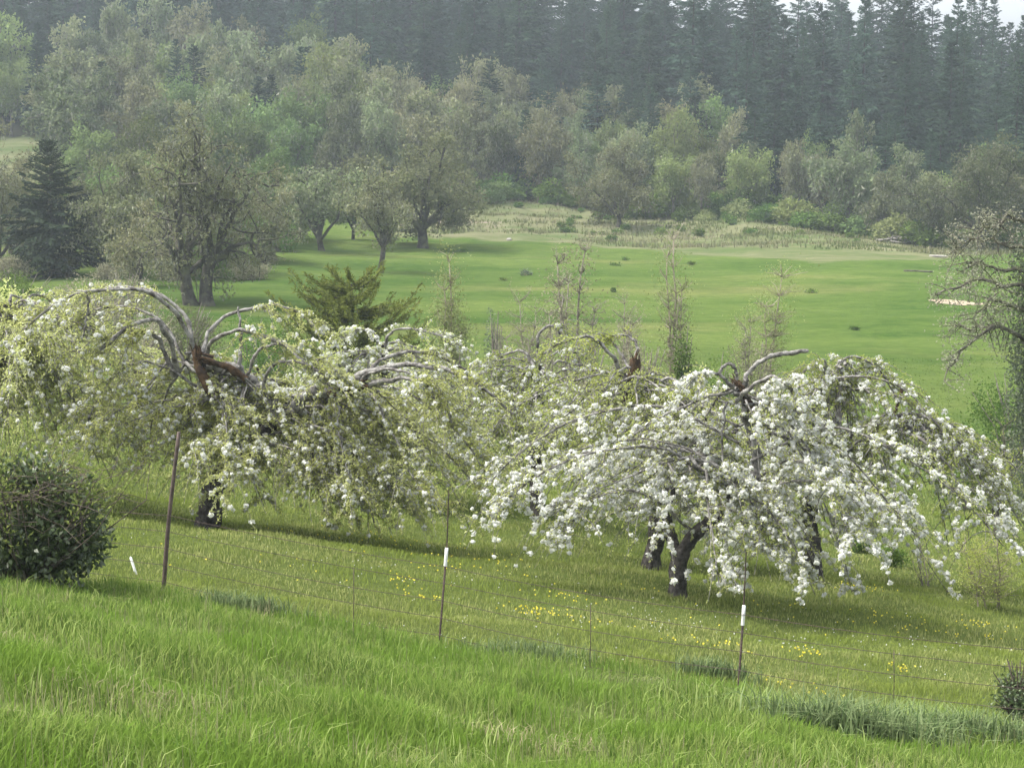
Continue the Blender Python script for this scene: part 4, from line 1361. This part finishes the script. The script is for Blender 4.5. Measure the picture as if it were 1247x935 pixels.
for base, top, rod, tipc in [(p2, px(544, 668, p2[1]), px(546.5, 596, p2[1]), 'white'), (p3, px(906, 738, p3[1]), px(909, 672, p3[1]), 'white')]:
    b, ax = tpost(base, top, 0)
    post = obj('post', b.mesh('post', M['iron']), fence)
    c = B()
    P = np.array([rel(top) - ax * .27, rel(top) - ax * .12, rel(top) + ax * .012])
    tubes(c, P, np.full(3, .026), 8)
    c.f.append(np.arange(16, 24)[None])
    o = obj('painted_tip', c.mesh('painted_tip', M['white_paint'], smooth=False), post)
    o['label'] = 'white painted tip of the post'
    c = B()
    tubes(c, np.array([rel(top) - ax * .2 + [0, .03, 0], rel(top) + [0, .03, 0], rel(rod) + [0, .03, 0]]), np.array([.012, .012, .009]), 6)
    obj('rod', c.mesh('rod', M['iron']), post)
b = B()
P = polyline([rel(p1) - [0, 0, .3], rel(px(204, 650, p1[1])), rel(px(211, 585, p1[1])), rel(px(218, 526, p1[1]))], 10)
tubes(b, P, np.linspace(.036, .030, 10) * np.random.default_rng(3).uniform(.92, 1.08, 10), 9)
b.f.append(np.arange(81, 90)[None])
o = obj('post', b.mesh('leaning_post', M['wood_post'], smooth=True), fence)
o['label'] = 'taller brown wooden post leaning right'


def on_post(base, top, h):
    d = (top - base) / (top[2] - base[2])
    return base + d * h


tops = [px(218, 526, p1[1]), px(544, 668, p2[1]), px(906, 738, p3[1])]
bases = [p1, p2, p3]
d = p3 - p2
q0 = p1 + (p1 - p2) * .95
q0[2] = float(height(q0[0], q0[1]))
q4 = p3 + d * 1.05
q4[2] = float(height(q4[0], q4[1]))
bases_all = [q0, p1, p2, p3, q4]
tops_all = [q0 + [0.06, 0, 1.4], tops[0], tops[1], tops[2], q4 + [0.06, 0, 1.4]]
wr = np.random.default_rng(9)
for wi, hgt in enumerate((1.24, .98, .71, .44, .17)):
    pts = []
    for i in range(4):
        a = on_post(bases_all[i], tops_all[i], hgt) + [0, -.035, 0]
        c = on_post(bases_all[i + 1], tops_all[i + 1], hgt) + [0, -.035, 0]
        m = 14
        s = np.linspace(0, 1, m)[:-1] if i < 3 else np.linspace(0, 1, m)
        sag = wr.uniform(.03, .09)
        seg = a[None] * (1 - s[:, None]) + c[None] * s[:, None]
        seg[:, 2] -= sag * 4 * s * (1 - s)
        pts.append(seg)
    P = np.concatenate(pts) - p2
    b = B()
    tubes(b, P, np.full(len(P), .0046), 5)
    # barbs
    L = np.cumsum(np.r_[0, np.linalg.norm(np.diff(P, axis=0), axis=1)])
    ss = np.arange(.1, L[-1], .14)
    Q = np.stack([np.interp(ss, L, P[:, i]) for i in range(3)], -1)
    dd = norm(wr.normal(size=Q.shape)) * .022
    tubes(b, np.stack([Q - dd, Q, Q + dd], 1), np.tile(np.array([.001, .003, .001]), (len(Q), 1)), 3)
    obj('wire', b.mesh('wire', M['iron']), fence)
for (u, v0, v1) in [(718, 818, 735), (1087, 870, 790), (430, 770, 690)]:
    a, c = ground(u, v0), None
    c = px(u + 1, v1, a[1])
    b = B()
    tubes(b, np.array([rel(a) - [0, 0, .1], rel((a + c) / 2) + [.008, 0, 0], rel(c)]) + np.array([0, -.045, 0]), np.full(3, .006), 5)
    o = obj('stay', b.mesh('stay', M['iron']), fence)

# white stake by the shrub
pk = ground(166, 700)
b = B()
w_, t_ = .022, .008
a, c = np.array([0.02, 0, -.08]), np.array([-.09, 0, .30])
ax = norm(c - a)
sx = norm(np.cross(ax, np.array([0, 1., 0])))
ys_ = np.array([0, 1., 0])
V = [p + i * sx * w_ + j * ys_ * t_ for p in (a, c) for (i, j) in ((-1, -1), (1, -1), (1, 1), (-1, 1))] + [c + ax * .03]
b.add(np.array(V), np.array([[0, 1, 5, 4], [1, 2, 6, 5], [2, 3, 7, 6], [3, 0, 4, 7]]))
b.f.append(np.array([[4, 5, 8], [5, 6, 8], [6, 7, 8], [7, 4, 8]]))
o = obj('marker_stake', b.mesh('stake', M['white_paint']), None, tuple(pk))
tag(o, 'short white marker stake tilting left between the dark shrub and the leaning post', 'stake')

# ------------------------------------------------------------------ small things on the far meadow
rg = np.random.default_rng(700)
pp = ground(1112, 297, 60)
pile = thing('brush_pile', 'grey pile of old logs and brush at the far meadow edge under the forest', 'brush pile', pp)
for i in range(34):
    b = B()
    c = np.array([rg.uniform(-4.2, 4.2), rg.uniform(-1, 1), 0])
    c[2] = rg.uniform(.05, .9) * (1 - (c[0] / 4.8) ** 2)
    c[2] += float(height(pp[0] + c[0], pp[1] + c[1])) - pp[2] + .1
    a = rg.normal() * .7
    dv = np.array([math.cos(a), math.sin(a) * .6, rg.normal() * .16]) * rg.uniform(.5, 1.3)
    tubes(b, polyline([c - dv, c + rg.normal(size=3) * .06, c + dv], 5), np.linspace(1, .7, 5) * rg.uniform(.09, .22), 5)
    obj('log', b.mesh('log', M['pale_wood']), pile)


def rock_mesh(name, seed, sx, sy, sz, mat, n=10):
    rg_ = np.random.default_rng(seed)
    th, ph = np.meshgrid(np.linspace(0, 2 * np.pi, n, endpoint=False), np.linspace(.12, np.pi - .12, 7))
    V = np.stack([np.cos(th) * np.sin(ph), np.sin(th) * np.sin(ph), np.cos(ph)], -1) * (1 + rg_.normal(size=th.shape + (1,)) * .09)
    V = np.sign(V) * np.abs(V) ** .75 * np.array([sx, sy, sz])
    b_ = B()
    F = [[i * n + j, (i + 1) * n + j, (i + 1) * n + (j + 1) % n, i * n + (j + 1) % n] for i in range(6) for j in range(n)]
    b_.add(V.reshape(-1, 3), np.array(F))
    b_.f.append(np.arange(n)[None])
    b_.f.append(np.arange(6 * n, 7 * n)[::-1][None])
    return b_.mesh(name, mat)


p = ground(1166, 302, 60)
tag(obj('boulder', rock_mesh('boulder', 701, 1.5, .9, 1.2, M['stone']), None, tuple(p + [0, 0, .5])), 'grey block of stone right of the brush pile under the mossy oak', 'boulder')
p = ground(620, 293, 60)
tag(obj('boulder', rock_mesh('pale_rock', 702, .36, .25, .2, M['pale_wood']), None, tuple(p + [0, 0, .12])), 'small pale rock on the meadow right of the round oak', 'boulder')
p = ground(1143, 314, 60)
b = B()
tubes(b, polyline([[-1.0, .3, .15], [0, 0, .2], [1.0, -.3, .16]], 6), np.linspace(.2, .13, 6), 6)
tag(obj('fallen_log', b.mesh('pale_log', M['pale_wood']), None, tuple(p)), 'short pale log lying on the grass below the brush pile', 'log')
p = ground(1118, 331, 60)
b = B()
tubes(b, polyline([[-1.4, .4, .02], [0, 0, .05], [1.4, -.4, .04]], 6), np.linspace(.16, .1, 6), 6)
tag(obj('fallen_log', b.mesh('dark_log', M['oak_bark']), None, tuple(p)), 'long dark log on the meadow left of the right edge oak', 'log')
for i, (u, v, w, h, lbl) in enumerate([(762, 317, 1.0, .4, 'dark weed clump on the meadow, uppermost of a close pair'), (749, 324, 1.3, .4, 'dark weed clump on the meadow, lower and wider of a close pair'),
                                       (640, 336, 1.3, .9, 'grey brush clump on the meadow above the blue grey shrub'), (747, 356, .5, .4, 'small dark weed clump on the open meadow right of the slender bare tree'),
                                       (612, 342, .9, .3, 'low dark weed clump left of the grey brush clump'), (985, 357, 1.6, .35, 'low dark weed clump on the meadow right of the conical tree'),
                                       (1040, 402, .7, .25, 'small dark weed clump on the lower right meadow'), (842, 322, .9, .35, 'dark weed clump behind the tall multi stemmed sapling'),
                                       (560, 307, 1.8, .35, 'low dark leafy patch standing in for the shadow right of the round oak trunk')]):  # last entry is no weed: dark leaves laid where the round oak casts its shadow
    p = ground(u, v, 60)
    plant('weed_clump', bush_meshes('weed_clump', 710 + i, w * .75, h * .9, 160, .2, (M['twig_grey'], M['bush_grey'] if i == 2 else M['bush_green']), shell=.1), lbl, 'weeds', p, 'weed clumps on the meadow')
bank_b = bush_meshes('bank_bush', 730, 1.0, 1.0, 420, .28, (M['twig_grey'], M['bush_green']))
bk = np.random.default_rng(731)
for i in range(34):
    u = bk.uniform(560, 1050)
    De = float(np.interp(u, EDGE_U, EDGE_D))
    p = at(u, De - bk.uniform(4, 44))
    plant('weed_clump', bank_b, 'small green clump in the straw grass of the bank, above ' + landmark(u), 'weeds', p, 'green clumps on the bank', bk.uniform(0, 6.28), bk.uniform(.5, 1.3))
# bare sandy patch
ps = ground(1165, 369, 60)
n = 28
b = B()
ring = []
for q in (1.0, .55, .2):
    th = np.arange(n) * 2 * np.pi / n
    rr_ = q * (1 + .18 * np.sin(3 * th + 1) + .1 * np.sin(7 * th))
    xs, ys = ps[0] + np.cos(th) * rr_ * 2.4, ps[1] + np.sin(th) * rr_ * 1.1
    ring.append(np.stack([xs, ys, height(xs, ys) + .06 - (.03 if q == 1 else 0)], -1))
V = np.concatenate(ring)
F = [[k * n + i, k * n + (i + 1) % n, (k + 1) * n + (i + 1) % n, (k + 1) * n + i] for k in range(2) for i in range(n)]
b.add(V, np.array(F))
b.f.append(np.arange(2 * n, 3 * n)[None])
tag(obj('dirt_patch', b.mesh('dirt_patch', plain_mat('sand', (.24, .19, .125), (.34, .275, .19), 1.5, .95))), kind='structure')

# ------------------------------------------------------------------ haze in the valley
hb = B()
x0, x1, y0, y1, z0, z1 = -1000, 1000, -90, 1900, -20, CAM_Z + 110
V = np.array([(x, y, z) for z in (z0, z1) for y in (y0, y1) for x in (x0, x1)], float)
hb.add(V, np.array([[0, 2, 3, 1], [4, 5, 7, 6], [0, 1, 5, 4], [2, 6, 7, 3], [0, 4, 6, 2], [1, 3, 7, 5]]))
hm, nt, out = new_mat('haze')
pv = nt.nodes.new('ShaderNodeVolumePrincipled')
pv.inputs['Color'].default_value = (.80, .89, 1.0, 1)
pv.inputs['Density'].default_value = HAZE_DENSITY
pv.inputs['Anisotropy'].default_value = 0.2
nt.links.new(pv.outputs[0], out.inputs['Volume'])
tag(obj('haze', hb.mesh('haze', hm)), kind='stuff')
